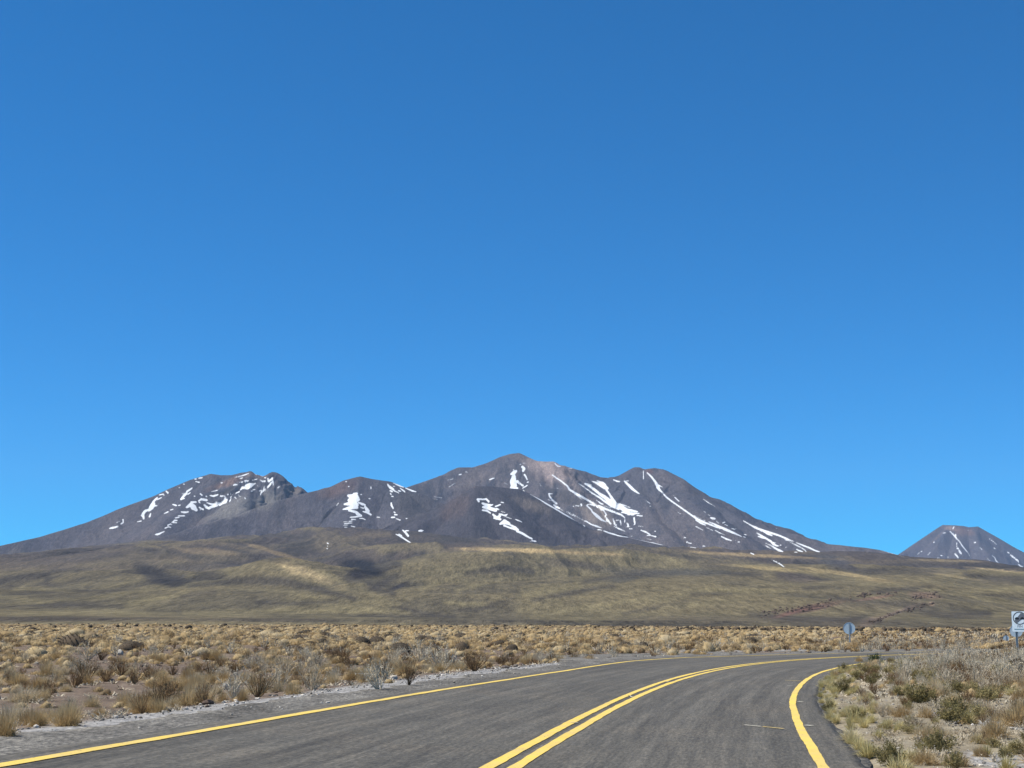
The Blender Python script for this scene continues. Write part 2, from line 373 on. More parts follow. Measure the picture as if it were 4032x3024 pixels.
# foothill ridges: knots (px, py, dist), slope, rounding
HILLS = [([(-600, 2300, 2600), (0, 2269, 2700), (266, 2242, 2800), (430, 2237, 2800), (620, 2275, 2500)], .26, 180),
         ([(480, 2345, 1900), (640, 2310, 2050), (823, 2269, 2200), (960, 2236, 2400), (1080, 2226, 2400), (1220, 2258, 2250), (1370, 2304, 2050), (1515, 2362, 1750)], .30, 120),
         ([(1553, 2362, 1900), (1680, 2296, 2300), (1806, 2235, 2700), (1950, 2180, 3100), (2250, 2172, 3200), (2500, 2190, 3200), (2750, 2225, 3000), (2900, 2260, 2800)], .26, 160),
         ([(1775, 2158, 4300), (1933, 2162, 4300), (2200, 2166, 4300), (2450, 2168, 4300), (2700, 2176, 4300)], .14, 160),
         ([(2350, 2190, 3900), (2700, 2172, 4600), (2900, 2174, 4700), (3081, 2173, 4700), (3239, 2174, 4700), (3329, 2186, 4500), (3400, 2195, 4400), (3480, 2220, 4200)], .14, 150),
         ([(3330, 2252, 3600), (3420, 2222, 4000), (3520, 2208, 4300), (3678, 2208, 4500), (3765, 2213, 4500), (3861, 2226, 4300), (3971, 2246, 4100), (4060, 2252, 4000), (4400, 2280, 3800)], .15, 150),
         ([(2500, 2318, 1700), (2700, 2290, 2000), (2900, 2256, 2400), (3080, 2246, 2500), (3280, 2258, 2450), (3450, 2290, 2200), (3560, 2330, 1900)], .13, 200),
         ([(3420, 2360, 1400), (3600, 2330, 1700), (3800, 2296, 2000), (4000, 2284, 2100), (4300, 2270, 2200)], .12, 200),
         ([(3650, 2285, 2700), (3850, 2270, 3000), (4050, 2262, 3100), (4400, 2262, 3100)], .13, 170),
         ([(1550, 2400, 1350), (1900, 2372, 1500), (2200, 2345, 1700), (2450, 2332, 1800), (2700, 2350, 1600), (2900, 2380, 1350)], .09, 260),
         ([(0, 2360, 1600), (250, 2345, 1700), (500, 2368, 1500)], .09, 220),
         ([(600, 2388, 1300), (900, 2366, 1450), (1200, 2356, 1500), (1420, 2384, 1300)], .08, 230),
         ([(480, 2190, 4300), (640, 2160, 4700), (830, 2140, 5000), (1000, 2150, 5000), (1180, 2190, 4500)], .14, 220),
         ([(1180, 2170, 4600), (1330, 2098, 5500), (1430, 2085, 5700), (1530, 2098, 5600), (1620, 2135, 5100), (1690, 2178, 4500)], .16, 220)]
def terrain(X, Y):
    R = np.hypot(X, Y); A = np.arctan2(X, Y)
    PX = CX + F*np.tan(A)/math.cos(PITCH)*0.99
    rk = [560, 700, 900, 1200, 1600, 2000, 2600, 3200, 4000, 4800, 6000, 7500, 9000]
    yk = [2446, 2441, 2428, 2408, 2387, 2368, 2333, 2300, 2255, 2215, 2165, 2130, 2110]
    py = np.interp(R, rk, yk)
    for vx, vw, r0, r1, dp in ((1490, 120, 2000, 3900, 78), (690, 90, 2300, 3600, 40), (3150, 130, 2600, 3600, 18), (2330, 200, 2300, 3000, 12)):
        py = py + dp*np.exp(-((PX-vx)/vw)**2)*sstep(r0-700, r0, R)*sstep(r1+700, r1, R)
    cap = np.interp(PX, [-600, 0, 400, 900, 2400, 2700, 3000, 3300, 3650, 4032, 4500], [2300, 2215, 2180, 2120, 2120, 2190, 2225, 2255, 2275, 2300, 2320])
    py = np.maximum(py, cap)
    _, t = az_tan(CX+0*py, py)
    Z = EYE + t*R - 0.02*np.clip(R-np.where(PX > 2650, 4800, 6500), 0, 1e9)
    Z = np.where(R < 640, np.minimum(Z, -2.2 + (R-520)*.03), Z)
    fade = sstep(700, 1500, R)
    Z = Z + fade*(fbm(X/420, Y/520, 4, 3)*12*np.clip(R/3000, .3, 1.4))
    hill = np.full(X.shape, -1e4)
    for pts, s, wd in HILLS:
        p = np.array(pts, float); k = np.arange(len(p)); kk = np.linspace(0, len(p)-1, 7*(len(p)-1)+1)
        xs, ys, ds = (np.interp(kk, k, p[:, i]) for i in range(3))
        a, tt = az_tan(xs, ys); q = np.stack([np.sin(a)*ds, np.cos(a)*ds, EYE+tt*ds], 1)
        h = np.full(X.shape, -1e4, np.float32)
        reach = max(q[:, 2].max()/s+wd+200, 900); r = R[:, 0]
        i0, i1 = np.searchsorted(r, [ds.min()-reach, ds.max()+min(reach, 1500)])
        A1 = A[0]; j0, j1 = np.searchsorted(A1, [a.min()-reach/ds.min(), a.max()+reach/ds.min()])
        Xs, Ys = X[i0:i1, j0:j1].astype(np.float32), Y[i0:i1, j0:j1].astype(np.float32); hh = h[i0:i1, j0:j1]
        for x, y, z in q:
            np.maximum(hh, np.float32(z) - np.float32(s)*(np.sqrt((Xs-np.float32(x))**2+(Ys-np.float32(y))**2+np.float32(wd*wd))-np.float32(wd)), out=hh)
        m = np.maximum(hill, h); e = np.minimum(hill, h)
        hill = m + np.where(m > -9e3, 4.5*np.exp(-np.minimum(m-e, 90)/9.), 0)
    m = np.maximum(Z, hill); e = np.minimum(Z, hill)
    Z = m + 4.*np.exp(-(m-e)/8.)*fade
    gul = fade*np.clip(R/2500, .25, 1.3)
    wv = fbm(X/500, Y/500, 2, 8)*1.5
    wv2 = fbm(X/900, Y/1400, 2, 9)*2.2
    rd = ridged(X/330 + wv2 + Y/1700, Y/1900 + wv*.5, 4, 44); rd2 = ridged(X/90 + wv*2 - Y/900, Y/700, 3, 47)
    Z = Z + gul*(fbm(X/95, Y/500, 4, 31)*4.0 + rd*15.0 + rd2*4.0)
    return Z, R, PX, rd + .35*rd2

# --- snow: strokes (x, y, width) and filled outlines, traced on the flanks they lie on
def S1(p): return tile(400, 1830, .22604, p)
def S2(p): return tile(800, 1830, .22604, p)
def S3(p): return tile(1250, 1850, .22604, p)
def S4(p): return tile(1700, 1770, .24108, p)
def S5(p): return tile(2100, 1800, .24108, p)
def S6(p): return tile(2500, 1800, .24108, p)
def S7(p): return tile(2900, 1950, .22604, p)
def S8(p): return tile(3500, 2030, .24051, p)
STROKE = {'B': [S1(p) for p in (
    [(140, 1110, 25), (185, 1100, 45), (235, 1090, 40), (290, 1070, 25)], [(340, 1030, 30), (375, 1005, 30), (372, 950, 30)], [(265, 1005, 14), (330, 980, 10)],
    [(620, 995, 14), (690, 980, 24)], [(735, 940, 40), (720, 860, 60), (755, 810, 60), (800, 790, 45)], [(690, 880, 30), (720, 900, 40)],
    [(830, 790, 60), (870, 740, 110), (900, 680, 90), (905, 640, 50), (945, 600, 45), (970, 570, 30)], [(900, 720, 50), (970, 710, 20)], [(835, 905, 40), (855, 850, 24)],
    [(975, 605, 26), (1045, 570, 22)], [(1005, 525, 22), (1075, 510, 26), (1085, 535, 24)], [(1125, 460, 30), (1155, 490, 40)], [(1350, 400, 22), (1365, 405, 20)], [(1430, 335, 24), (1440, 340, 20)],
    [(1625, 250, 26), (1650, 250, 26)], [(1690, 235, 22), (1750, 225, 26)], [(1640, 290, 20), (1700, 305, 30)],
    [(1485, 465, 40), (1530, 440, 45), (1575, 405, 30)], [(1385, 600, 45), (1420, 555, 50), (1480, 495, 50)], [(1400, 505, 18), (1450, 500, 22)], [(1390, 600, 26), (1445, 585, 24)], [(1505, 515, 22), (1545, 485, 18)],
    [(1240, 690, 26), (1300, 710, 34)], [(1335, 710, 22), (1375, 700, 20)], [(1090, 850, 14), (1155, 820, 30)], [(1195, 790, 18), (1245, 775, 22)],
    [(940, 1215, 30), (985, 1210, 45), (1050, 1180, 28), (1100, 1160, 18)],
    [(1105, 1105, 26), (1160, 1080, 26), (1210, 1090, 22)], [(1150, 1055, 24), (1200, 1030, 24), (1225, 1045, 16)], [(1225, 1005, 20), (1275, 970, 40), (1320, 970, 22)], [(1250, 1005, 26), (1310, 1010, 20)],
    [(1285, 925, 24), (1350, 915, 28)], [(1335, 890, 26), (1445, 890, 28)], [(1390, 820, 30), (1450, 830, 45), (1510, 820, 30)],
    [(1910, 470, 14), (2015, 445, 22)], [(1885, 535, 20), (1950, 545, 45), (2025, 520, 34)], [(1720, 505, 34), (1750, 530, 26)], [(1820, 550, 34), (1835, 560, 24)], [(1610, 545, 22), (1625, 548, 20)], [(2080, 315, 24), (2105, 315, 22)],
    [(1690, 630, 30), (1740, 600, 55), (1830, 615, 50)], [(1700, 650, 30), (1720, 670, 14)],
    [(1485, 740, 50), (1560, 690, 90), (1600, 740, 130), (1650, 790, 60)], [(1560, 650, 40), (1640, 650, 45)], [(1700, 740, 30), (1770, 780, 40)], [(1720, 790, 20), (1730, 760, 20)],
    [(1790, 700, 40), (1830, 745, 60), (1880, 765, 40)])] + [S2(p) for p in (
    [(20, 600, 30), (60, 610, 40)], [(25, 700, 40), (90, 760, 50), (130, 740, 60), (235, 705, 60)], [(60, 660, 20), (150, 690, 45), (235, 690, 40)],
    [(220, 640, 20), (290, 700, 50), (320, 670, 60), (380, 640, 90), (410, 610, 50)], [(380, 600, 40), (400, 570, 16)], [(300, 545, 30), (415, 550, 18)], [(420, 515, 18), (480, 512, 20)], [(460, 640, 30), (490, 580, 18)], [(475, 570, 16), (495, 545, 14)],
    [(510, 520, 14), (560, 520, 14)], [(570, 495, 24), (630, 470, 30)], [(550, 565, 26), (590, 600, 12), (600, 635, 10)], [(610, 520, 16), (640, 560, 12), (665, 550, 10)], [(725, 575, 26), (735, 590, 26)], [(545, 450, 22), (580, 445, 20)],
    [(650, 440, 22), (680, 400, 50), (770, 400, 80), (830, 370, 70), (915, 320, 16)], [(740, 360, 40), (800, 335, 40), (860, 330, 26)],
    [(835, 460, 24), (860, 455, 22)], [(865, 435, 22), (900, 430, 22)], [(560, 220, 20), (700, 185, 30), (795, 150, 18)], [(645, 238, 28), (685, 232, 24)], [(725, 212, 18), (745, 218, 18)],
    [(525, 355, 20), (560, 345, 40), (595, 345, 30)], [(630, 310, 20), (690, 298, 22)], [(725, 278, 30), (795, 280, 26)], [(745, 268, 22), (750, 290, 22)], [(855, 270, 16), (940, 250, 20)],
    [(990, 265, 20), (1030, 290, 30), (1075, 285, 40)], [(900, 158, 16), (930, 172, 20)], [(1000, 185, 20), (1045, 200, 18)], [(1070, 225, 26), (1090, 225, 20)],
    [(1125, 235, 30), (1145, 280, 60), (1200, 250, 40), (1205, 225, 34)], [(1215, 285, 40), (1220, 350, 26)], [(1125, 390, 30), (1165, 345, 40), (1190, 310, 30)], [(1060, 400, 22), (1100, 380, 24)],
    [(995, 525, 26), (1010, 490, 30), (1055, 440, 50), (1085, 430, 30)], [(980, 455, 30), (1010, 450, 26)], [(1295, 405, 16), (1325, 375, 22)], [(1340, 345, 22), (1342, 350, 20)], [(945, 365, 18), (970, 375, 18)], [(310, 315, 20), (340, 312, 20)])],
 'C': [S3(p) for p in (
    [(540, 450, 60), (600, 470, 120), (660, 450, 110), (700, 490, 80)], [(560, 530, 90), (640, 540, 120), (720, 520, 60)], [(640, 420, 60), (690, 410, 40)], [(470, 600, 40), (560, 590, 90), (680, 610, 100)],
    [(440, 690, 20), (530, 670, 70), (620, 650, 90), (690, 660, 60)], [(550, 710, 40), (650, 730, 60), (700, 750, 50)], [(690, 760, 70), (740, 790, 60)], [(570, 825, 24), (660, 820, 34), (760, 800, 50)], [(590, 860, 24), (665, 865, 22)],
    [(720, 570, 40), (790, 600, 55), (835, 610, 30)], [(740, 650, 20), (800, 670, 30)], [(830, 640, 40), (860, 690, 80), (890, 720, 60)], [(790, 725, 20), (860, 740, 50), (930, 780, 40)], [(730, 850, 18), (780, 845, 24), (835, 865, 18)],
    [(450, 905, 16), (520, 908, 16)], [(465, 940, 18), (530, 940, 20)], [(445, 968, 12), (530, 970, 14)], [(470, 998, 14), (520, 998, 16)], [(545, 900, 20), (605, 890, 20)], [(535, 928, 18), (600, 925, 18)], [(580, 980, 18), (650, 992, 22)],
    [(335, 615, 28), (355, 600, 24)], [(362, 580, 24), (365, 585, 20)], [(545, 290, 32), (547, 292, 30)], [(490, 205, 20), (510, 205, 20)], [(755, 430, 28), (768, 430, 26)], [(895, 500, 22), (920, 502, 22)], [(930, 290, 22), (932, 330, 24)], [(1040, 825, 24), (1080, 828, 24)],
    [(1220, 250, 24), (1260, 300, 60), (1320, 340, 50)], [(1265, 360, 30), (1300, 380, 34)], [(1270, 410, 28), (1285, 430, 26)], [(1295, 460, 26), (1320, 465, 24)], [(1330, 360, 30), (1420, 405, 18)],
    [(1320, 230, 16), (1420, 275, 28), (1500, 300, 26)], [(1440, 320, 22), (1520, 380, 34)], [(1410, 360, 24), (1450, 375, 26)], [(1540, 315, 28), (1640, 360, 40), (1715, 380, 26)], [(1320, 285, 22), (1345, 290, 18)],
    [(1285, 575, 30), (1290, 620, 45), (1320, 675, 24)], [(1335, 735, 28), (1350, 745, 28)], [(1345, 780, 34), (1390, 785, 26)], [(1290, 830, 34), (1345, 825, 30)], [(1370, 850, 20), (1440, 875, 24)],
    [(1545, 845, 24), (1605, 870, 24)], [(1615, 900, 30), (1640, 925, 60), (1675, 915, 40)], [(1295, 975, 26), (1340, 985, 45), (1380, 998, 22)], [(1465, 1005, 12), (1585, 1022, 16)],
    [(1480, 1045, 22), (1540, 1100, 50), (1580, 1150, 50)], [(1540, 1060, 30), (1590, 1060, 18)], [(1765, 1062, 30), (1810, 1060, 50), (1860, 1048, 24)], [(1365, 1120, 16), (1450, 1160, 40), (1540, 1220, 30), (1700, 1320, 26), (1840, 1390, 24), (1890, 1430, 36), (1945, 1465, 16)], [(1420, 1120, 26), (1470, 1145, 20)],
    [(170, 1275, 26), (190, 1285, 26)], [(165, 1370, 24), (175, 1375, 20)], [(175, 1320, 10), (178, 1340, 10)], [(1705, 795, 12), (1780, 808, 12)])],
 'D': [S4(p) for p in (
    [(750, 815, 50), (770, 850, 40)], [(770, 810, 40), (840, 815, 40), (890, 810, 40), (930, 850, 45)], [(830, 880, 50), (880, 900, 60), (960, 910, 50), (1000, 900, 20)], [(840, 940, 50), (940, 960, 80), (1040, 990, 80)], [(830, 990, 40), (900, 1000, 45), (960, 1040, 30)],
    [(1000, 1060, 40), (1060, 1120, 80), (1110, 1090, 60)], [(1020, 1120, 40), (1120, 1140, 50)], [(1040, 930, 30), (1120, 900, 30)], [(1130, 860, 22), (1175, 868, 22)], [(1060, 960, 30), (1100, 985, 20)],
    [(1130, 1010, 16), (1200, 1030, 16)], [(1100, 1050, 30), (1200, 1080, 40), (1240, 1055, 16)], [(1210, 1100, 20), (1305, 1130, 16)], [(1365, 1140, 22), (1430, 1165, 26), (1470, 1185, 18)],
    [(1120, 1215, 50), (1190, 1180, 110), (1260, 1210, 70)], [(1180, 1240, 40), (1280, 1280, 40), (1380, 1310, 40)], [(1280, 1230, 40), (1360, 1270, 50), (1415, 1310, 30)], [(1390, 1330, 50), (1480, 1370, 50), (1560, 1420, 44), (1640, 1460, 34)], [(1635, 1490, 26), (1700, 1498, 30)])] + [S5(p) for p in (
    [(-60, 600, 8), (0, 635, 12), (120, 700, 22), (200, 750, 40), (340, 830, 34), (500, 930, 30), (640, 1000, 44), (780, 1070, 34)], [(800, 1090, 20), (840, 1130, 24)], [(870, 1115, 30), (910, 1130, 26)],
    [(985, 1155, 14), (1050, 1180, 26), (1120, 1195, 18)], [(1150, 1205, 26), (1250, 1240, 34), (1400, 1285, 24), (1560, 1310, 16), (1750, 1355, 14), (1900, 1385, 22), (2070, 1425, 20), (2170, 1440, 14)], [(-60, 1368, 10), (0, 1368, 24), (40, 1375, 22)])],
 'A': [S4(p) for p in (
    [(1330, 330, 20), (1345, 335, 20)], [(1300, 400, 50), (1340, 380, 90), (1380, 350, 50)], [(1340, 440, 90), (1330, 520, 150), (1340, 590, 140)], [(1400, 520, 60), (1440, 560, 45), (1490, 590, 45)], [(1300, 620, 60), (1400, 630, 40)], [(1480, 635, 20), (1560, 585, 26)],
    [(1480, 285, 60), (1510, 310, 60), (1490, 350, 50)], [(1440, 240, 20), (1460, 240, 18)], [(1490, 225, 12), (1530, 218, 12)], [(1575, 280, 20), (1580, 285, 18)], [(1515, 410, 40), (1540, 450, 36), (1560, 495, 22)], [(1560, 535, 26), (1580, 530, 24)], [(1490, 660, 20), (1510, 680, 20)],
    [(945, 492, 24), (1020, 465, 24)], [(445, 412, 24), (485, 402, 24)], [(555, 365, 14), (585, 370, 14)], [(280, 612, 14), (380, 550, 12)], [(260, 500, 10), (350, 480, 14)], [(1190, 545, 12), (1240, 570, 12)], [(30, 770, 8), (170, 790, 14)], [(20, 805, 8), (100, 815, 8)])] + [S5(p) for p in (
    [(355, 105, 26), (390, 145, 24), (440, 150, 18)], [(570, 180, 12), (630, 185, 14)],
    [(310, 290, 26), (370, 335, 30), (460, 395, 30), (560, 475, 36), (590, 530, 44), (680, 585, 48), (800, 650, 44), (900, 710, 44), (1000, 770, 44), (1100, 810, 50), (1200, 855, 44), (1330, 900, 44), (1430, 940, 38), (1480, 975, 24), (1500, 1000, 14)],
    [(680, 600, 20), (790, 690, 12)], [(1040, 800, 50), (1110, 850, 50), (1150, 870, 24), (1190, 940, 30), (1170, 970, 34), (1220, 1040, 50), (1270, 1095, 24)],
    [(870, 790, 30), (950, 860, 34), (960, 890, 34), (1040, 960, 70), (1110, 1020, 50), (1190, 1060, 16)], [(930, 770, 30), (1000, 795, 26)],
    [(740, 430, 16), (830, 490, 22), (950, 580, 26), (1080, 660, 36), (1160, 720, 40), (1280, 800, 50), (1390, 850, 36)], [(840, 435, 26), (930, 480, 50), (1010, 540, 60), (1080, 600, 60), (1160, 650, 80), (1250, 720, 90), (1350, 780, 110), (1450, 830, 110), (1540, 880, 90)],
    [(960, 395, 20), (1030, 420, 50), (1100, 450, 90), (1170, 490, 100), (1210, 510, 60)], [(1040, 385, 20), (1140, 420, 40), (1180, 450, 30)], [(1190, 530, 40), (1240, 600, 40), (1290, 680, 60), (1330, 740, 70)], [(1480, 850, 60), (1600, 870, 50), (1700, 890, 28)], [(1440, 900, 30), (1580, 920, 60), (1730, 920, 22)], [(1540, 940, 20), (1640, 945, 22)], [(1690, 950, 24), (1775, 960, 30)], [(1400, 760, 20), (1500, 790, 20), (1580, 825, 16)], [(850, 420, 14), (960, 460, 14)],
    [(1030, 700, 16), (1100, 755, 30), (1140, 770, 26)], [(1150, 790, 12), (1260, 830, 14)],
    [(1310, 370, 22), (1370, 395, 34), (1410, 400, 26)], [(1490, 395, 36), (1560, 460, 60), (1620, 520, 60), (1680, 565, 44), (1735, 600, 18)], [(1480, 385, 12), (1550, 390, 16)], [(1797, 225, 18), (1797, 355, 20)],
    [(255, 600, 36), (265, 640, 34), (310, 700, 40), (380, 760, 44)], [(265, 595, 26), (305, 600, 20)], [(330, 775, 24), (370, 810, 50), (430, 835, 34)], [(235, 690, 12), (285, 710, 12)], [(440, 845, 14), (510, 895, 10)],
    [(545, 890, 20), (600, 925, 30), (680, 960, 26), (735, 985, 12), (830, 1040, 16), (860, 1045, 30), (940, 1095, 26), (1040, 1130, 40), (1130, 1165, 14)], [(650, 805, 18), (700, 790, 18), (780, 800, 16)], [(780, 770, 40), (790, 790, 30)], [(880, 780, 26), (910, 770, 24)], [(740, 875, 8), (780, 890, 8)],
    [(1300, 1005, 22), (1320, 1060, 30), (1330, 1095, 40), (1360, 1115, 28)], [(1340, 1030, 16), (1390, 1030, 18)], [(1420, 1040, 24), (1435, 1110, 22)], [(1490, 1020, 20), (1495, 1070, 14)], [(1520, 1070, 14), (1545, 1095, 38), (1550, 1130, 30)], [(1520, 1140, 16), (1575, 1135, 16)], [(1645, 990, 34), (1655, 1060, 40), (1660, 1095, 24)], [(1635, 1105, 14), (1660, 1100, 14)], [(1565, 1170, 16), (1615, 1170, 20)],
    [(1320, 1130, 18), (1400, 1170, 30), (1495, 1210, 16)], [(1710, 1125, 14), (1790, 1130, 14)], [(1750, 1190, 20), (1830, 1220, 38), (1910, 1265, 18)], [(1850, 1278, 18), (1920, 1280, 16), (2000, 1300, 34)], [(1845, 1328, 10), (1930, 1350, 12)], [(1980, 1210, 18), (2000, 1212, 18)], [(1590, 1290, 12), (1620, 1290, 12)], [(790, 570, 10), (820, 572, 12)], [(1900, 800, 16), (1920, 805, 16)], [(1840, 710, 10), (1905, 755, 20)], [(380, 510, 10), (410, 515, 10)], [(1395, 690, 10), (1400, 710, 10)], [(100, 430, 10), (125, 470, 14)])] + [S6(p) for p in (
    [(200, 255, 26), (270, 320, 40), (330, 400, 50), (370, 470, 70), (400, 530, 50), (440, 570, 30), (510, 650, 34), (600, 720, 34), (700, 790, 30), (800, 860, 36), (900, 930, 36), (1000, 1000, 44), (1120, 1060, 40), (1250, 1110, 30), (1390, 1170, 16)], [(390, 460, 30), (450, 490, 14)], [(350, 490, 20), (400, 540, 40)],
    [(990, 1025, 22), (1080, 1080, 34), (1160, 1115, 16)], [(1205, 1055, 16), (1300, 1095, 30), (1390, 1140, 50), (1500, 1190, 60), (1620, 1240, 44), (1740, 1295, 18)], [(1770, 1300, 14), (1805, 1310, 18)], [(970, 950, 8), (1150, 1040, 12)], [(990, 1130, 16), (1050, 1160, 20), (1115, 1195, 14)], [(1160, 1145, 14), (1275, 1200, 16)], [(1310, 1195, 18), (1380, 1235, 22), (1460, 1268, 14)], [(1410, 1295, 24), (1500, 1340, 34), (1580, 1365, 18)],
    [(650, 655, 22), (720, 720, 22)], [(620, 625, 10), (645, 632, 10)], [(1115, 685, 14), (1200, 745, 20), (1310, 805, 10)], [(1125, 885, 12), (1150, 900, 16)], [(1195, 935, 14), (1225, 960, 14)], [(1235, 990, 26), (1270, 1000, 50), (1305, 1005, 40)], [(1330, 1045, 16), (1370, 1080, 14)], [(1435, 1075, 26), (1470, 1060, 22)], [(1465, 1095, 14), (1510, 1120, 16)], [(1580, 1165, 16), (1635, 1180, 18)],
    [(700, 900, 12), (750, 925, 14)], [(1785, 1265, 16), (1815, 1268, 16)], [(1640, 1360, 16), (1655, 1362, 16)], [(1680, 1385, 20), (1710, 1382, 20)], [(805, 1310, 22), (830, 1318, 20)], [(835, 1385, 18), (865, 1385, 18)], [(870, 1400, 18), (920, 1408, 22)], [(620, 1370, 10), (645, 1372, 12)], [(905, 1468, 14), (995, 1480, 16)], [(1110, 1452, 20), (1145, 1455, 20)], [(1640, 1165, 10), (1500, 1275, 10)][:1]+[(1660, 1170, 10)], [(1770, 1045, 10), (1880, 1105, 20), (1960, 1140, 34), (2074, 1200, 44)])] + [S7(p) for p in (
    [(120, 440, 12), (240, 515, 22), (330, 565, 44), (450, 610, 50), (600, 655, 40), (750, 705, 40), (880, 760, 36), (950, 790, 22), (1000, 803, 14)], [(460, 625, 30), (540, 670, 44), (620, 705, 24)], [(845, 775, 16), (905, 795, 18)], [(920, 810, 12), (1040, 870, 24), (1140, 920, 24), (1190, 955, 20), (1215, 985, 16)], [(1040, 825, 16), (1150, 870, 34), (1280, 920, 34), (1380, 970, 28), (1445, 985, 24)],
    [(350, 655, 20), (430, 700, 34), (520, 755, 40), (600, 805, 44), (640, 850, 44), (700, 880, 34), (740, 885, 14)], [(375, 715, 24), (450, 740, 30), (500, 755, 20)], [(510, 835, 16), (600, 875, 18), (660, 915, 34), (740, 960, 50), (810, 982, 20)], [(505, 875, 20), (550, 905, 24), (600, 930, 14)], [(620, 820, 20), (690, 830, 16)], [(1045, 940, 24), (1090, 965, 34), (1150, 982, 18)], [(1010, 990, 14), (1060, 992, 14)], [(135, 685, 22), (165, 690, 20)], [(760, 870, 20), (780, 868, 18)], [(850, 905, 16), (870, 905, 16)], [(690, 575, 14), (705, 578, 14)], [(245, 1005, 20), (300, 1030, 22)], [(620, 1130, 18), (700, 1165, 24), (770, 1205, 26), (830, 1250, 18)])] + [
    tile(2600, 1750, .6474, [(1335, 645, 5), (1390, 658, 8), (1440, 672, 5), (1490, 686, 4)])],
 'E': [S8(p) for p in (
    [(1000, 260, 24), (1060, 315, 34), (1110, 380, 26), (1150, 415, 22), (1190, 480, 28), (1240, 545, 26), (1300, 615, 14), (1340, 690, 8)], [(1095, 310, 26), (1095, 345, 24)], [(1065, 185, 24), (1048, 215, 28)], [(1110, 450, 24), (1112, 475, 20)], [(1110, 500, 24), (1115, 505, 20)], [(1115, 535, 24), (1135, 540, 34)], [(1150, 570, 34), (1165, 600, 50), (1185, 625, 30)], [(1080, 625, 26), (1110, 655, 34), (1135, 690, 28)], [(1175, 730, 20), (1195, 750, 34), (1215, 768, 20)],
    [(735, 437, 26), (742, 438, 24)], [(880, 285, 20), (925, 285, 18)], [(790, 695, 24), (820, 698, 18)], [(850, 655, 24), (870, 658, 20)], [(965, 680, 26), (968, 682, 24)], [(465, 632, 14), (540, 585, 18)], [(630, 650, 8), (675, 605, 12)], [(1395, 440, 26), (1420, 443, 30)], [(1640, 375, 14), (1700, 420, 18), (1765, 475, 14)], [(1720, 530, 24), (1740, 545, 22)], [(1490, 525, 16), (1525, 555, 18)], [(1285, 245, 18), (1300, 247, 18)], [(1690, 655, 14), (1735, 690, 18), (1750, 735, 26), (1780, 765, 22)], [(1795, 785, 26), (1830, 810, 24), (1880, 850, 24), (1950, 905, 26)], [(1615, 705, 16), (1650, 735, 14)], [(1675, 765, 12), (1690, 785, 10)], [(1945, 600, 28), (1970, 615, 26)], [(1985, 640, 20), (2030, 675, 34), (2060, 695, 30)], [(2075, 715, 34), (2110, 735, 34), (2125, 765, 18)], [(2115, 795, 20), (2160, 830, 30), (2190, 835, 22)], [(1405, 625, 14), (1440, 650, 14)], [(215, 675, 12), (280, 685, 10)])]}
HALF = 2.0                                   # mask cell = 2 photo pixels
MX0, MY0, MW, MH = -40, 1740, 2080, 366
def stamp(strokes, soft=1.5):
    img = np.zeros((MH, MW), np.float32)
    for st in strokes:
        for (x0, y0, w0), (x1, y1, w1) in zip(st[:-1], st[1:]):
            ax, ay, bx, by = (x0-MX0)/HALF, (y0-MY0)/HALF, (x1-MX0)/HALF, (y1-MY0)/HALF
            r = max(w0, w1)/HALF/2+3
            i0, i1 = int(max(0, min(ax, bx)-r)), int(min(MW, max(ax, bx)+r+1)); j0, j1 = int(max(0, min(ay, by)-r)), int(min(MH, max(ay, by)+r+1))
            if i1 <= i0 or j1 <= j0: continue
            gx, gy = np.meshgrid(np.arange(i0, i1), np.arange(j0, j1))
            L2 = (bx-ax)**2+(by-ay)**2+1e-6; t = np.clip(((gx-ax)*(bx-ax)+(gy-ay)*(by-ay))/L2, 0, 1)
            d = np.hypot(gx-ax-(bx-ax)*t, gy-ay-(by-ay)*t); wd = (w0+(w1-w0)*t)/HALF/2
            v = np.clip((wd-d)/soft+.5, 0, 1)
            img[j0:j1, i0:i1] = np.maximum(img[j0:j1, i0:i1], v)
    return img
def sample(img, px, py):
    x = np.clip((px-MX0)/HALF, 0, MW-1.001); y = np.clip((py-MY0)/HALF, 0, MH-1.001)
    ix, iy = x.astype(int), y.astype(int); fx, fy = x-ix, y-iy
    v = (img[iy, ix]*(1-fx)+img[iy, ix+1]*fx)*(1-fy) + (img[iy+1, ix]*(1-fx)+img[iy+1, ix+1]*fx)*fy
    return np.where((py > MY0+2) & (py < MY0+HALF*MH-4) & (px > MX0) & (px < MX0+HALF*MW-4), v, 0)
def fixw(strokes, k):                        # stroke widths were read at the zoom of their tile
    return [[(x, y, w*k) for x, y, w in s] for s in strokes]
SNOW = {g: stamp(fixw(v, .172)) for g, v in STROKE.items()}
def B1(p): return tile(0, 1750, .6329, p)
def B2(p): return tile(1300, 1750, .6329, p)
def B3(p): return tile(2600, 1750, .6474, p)
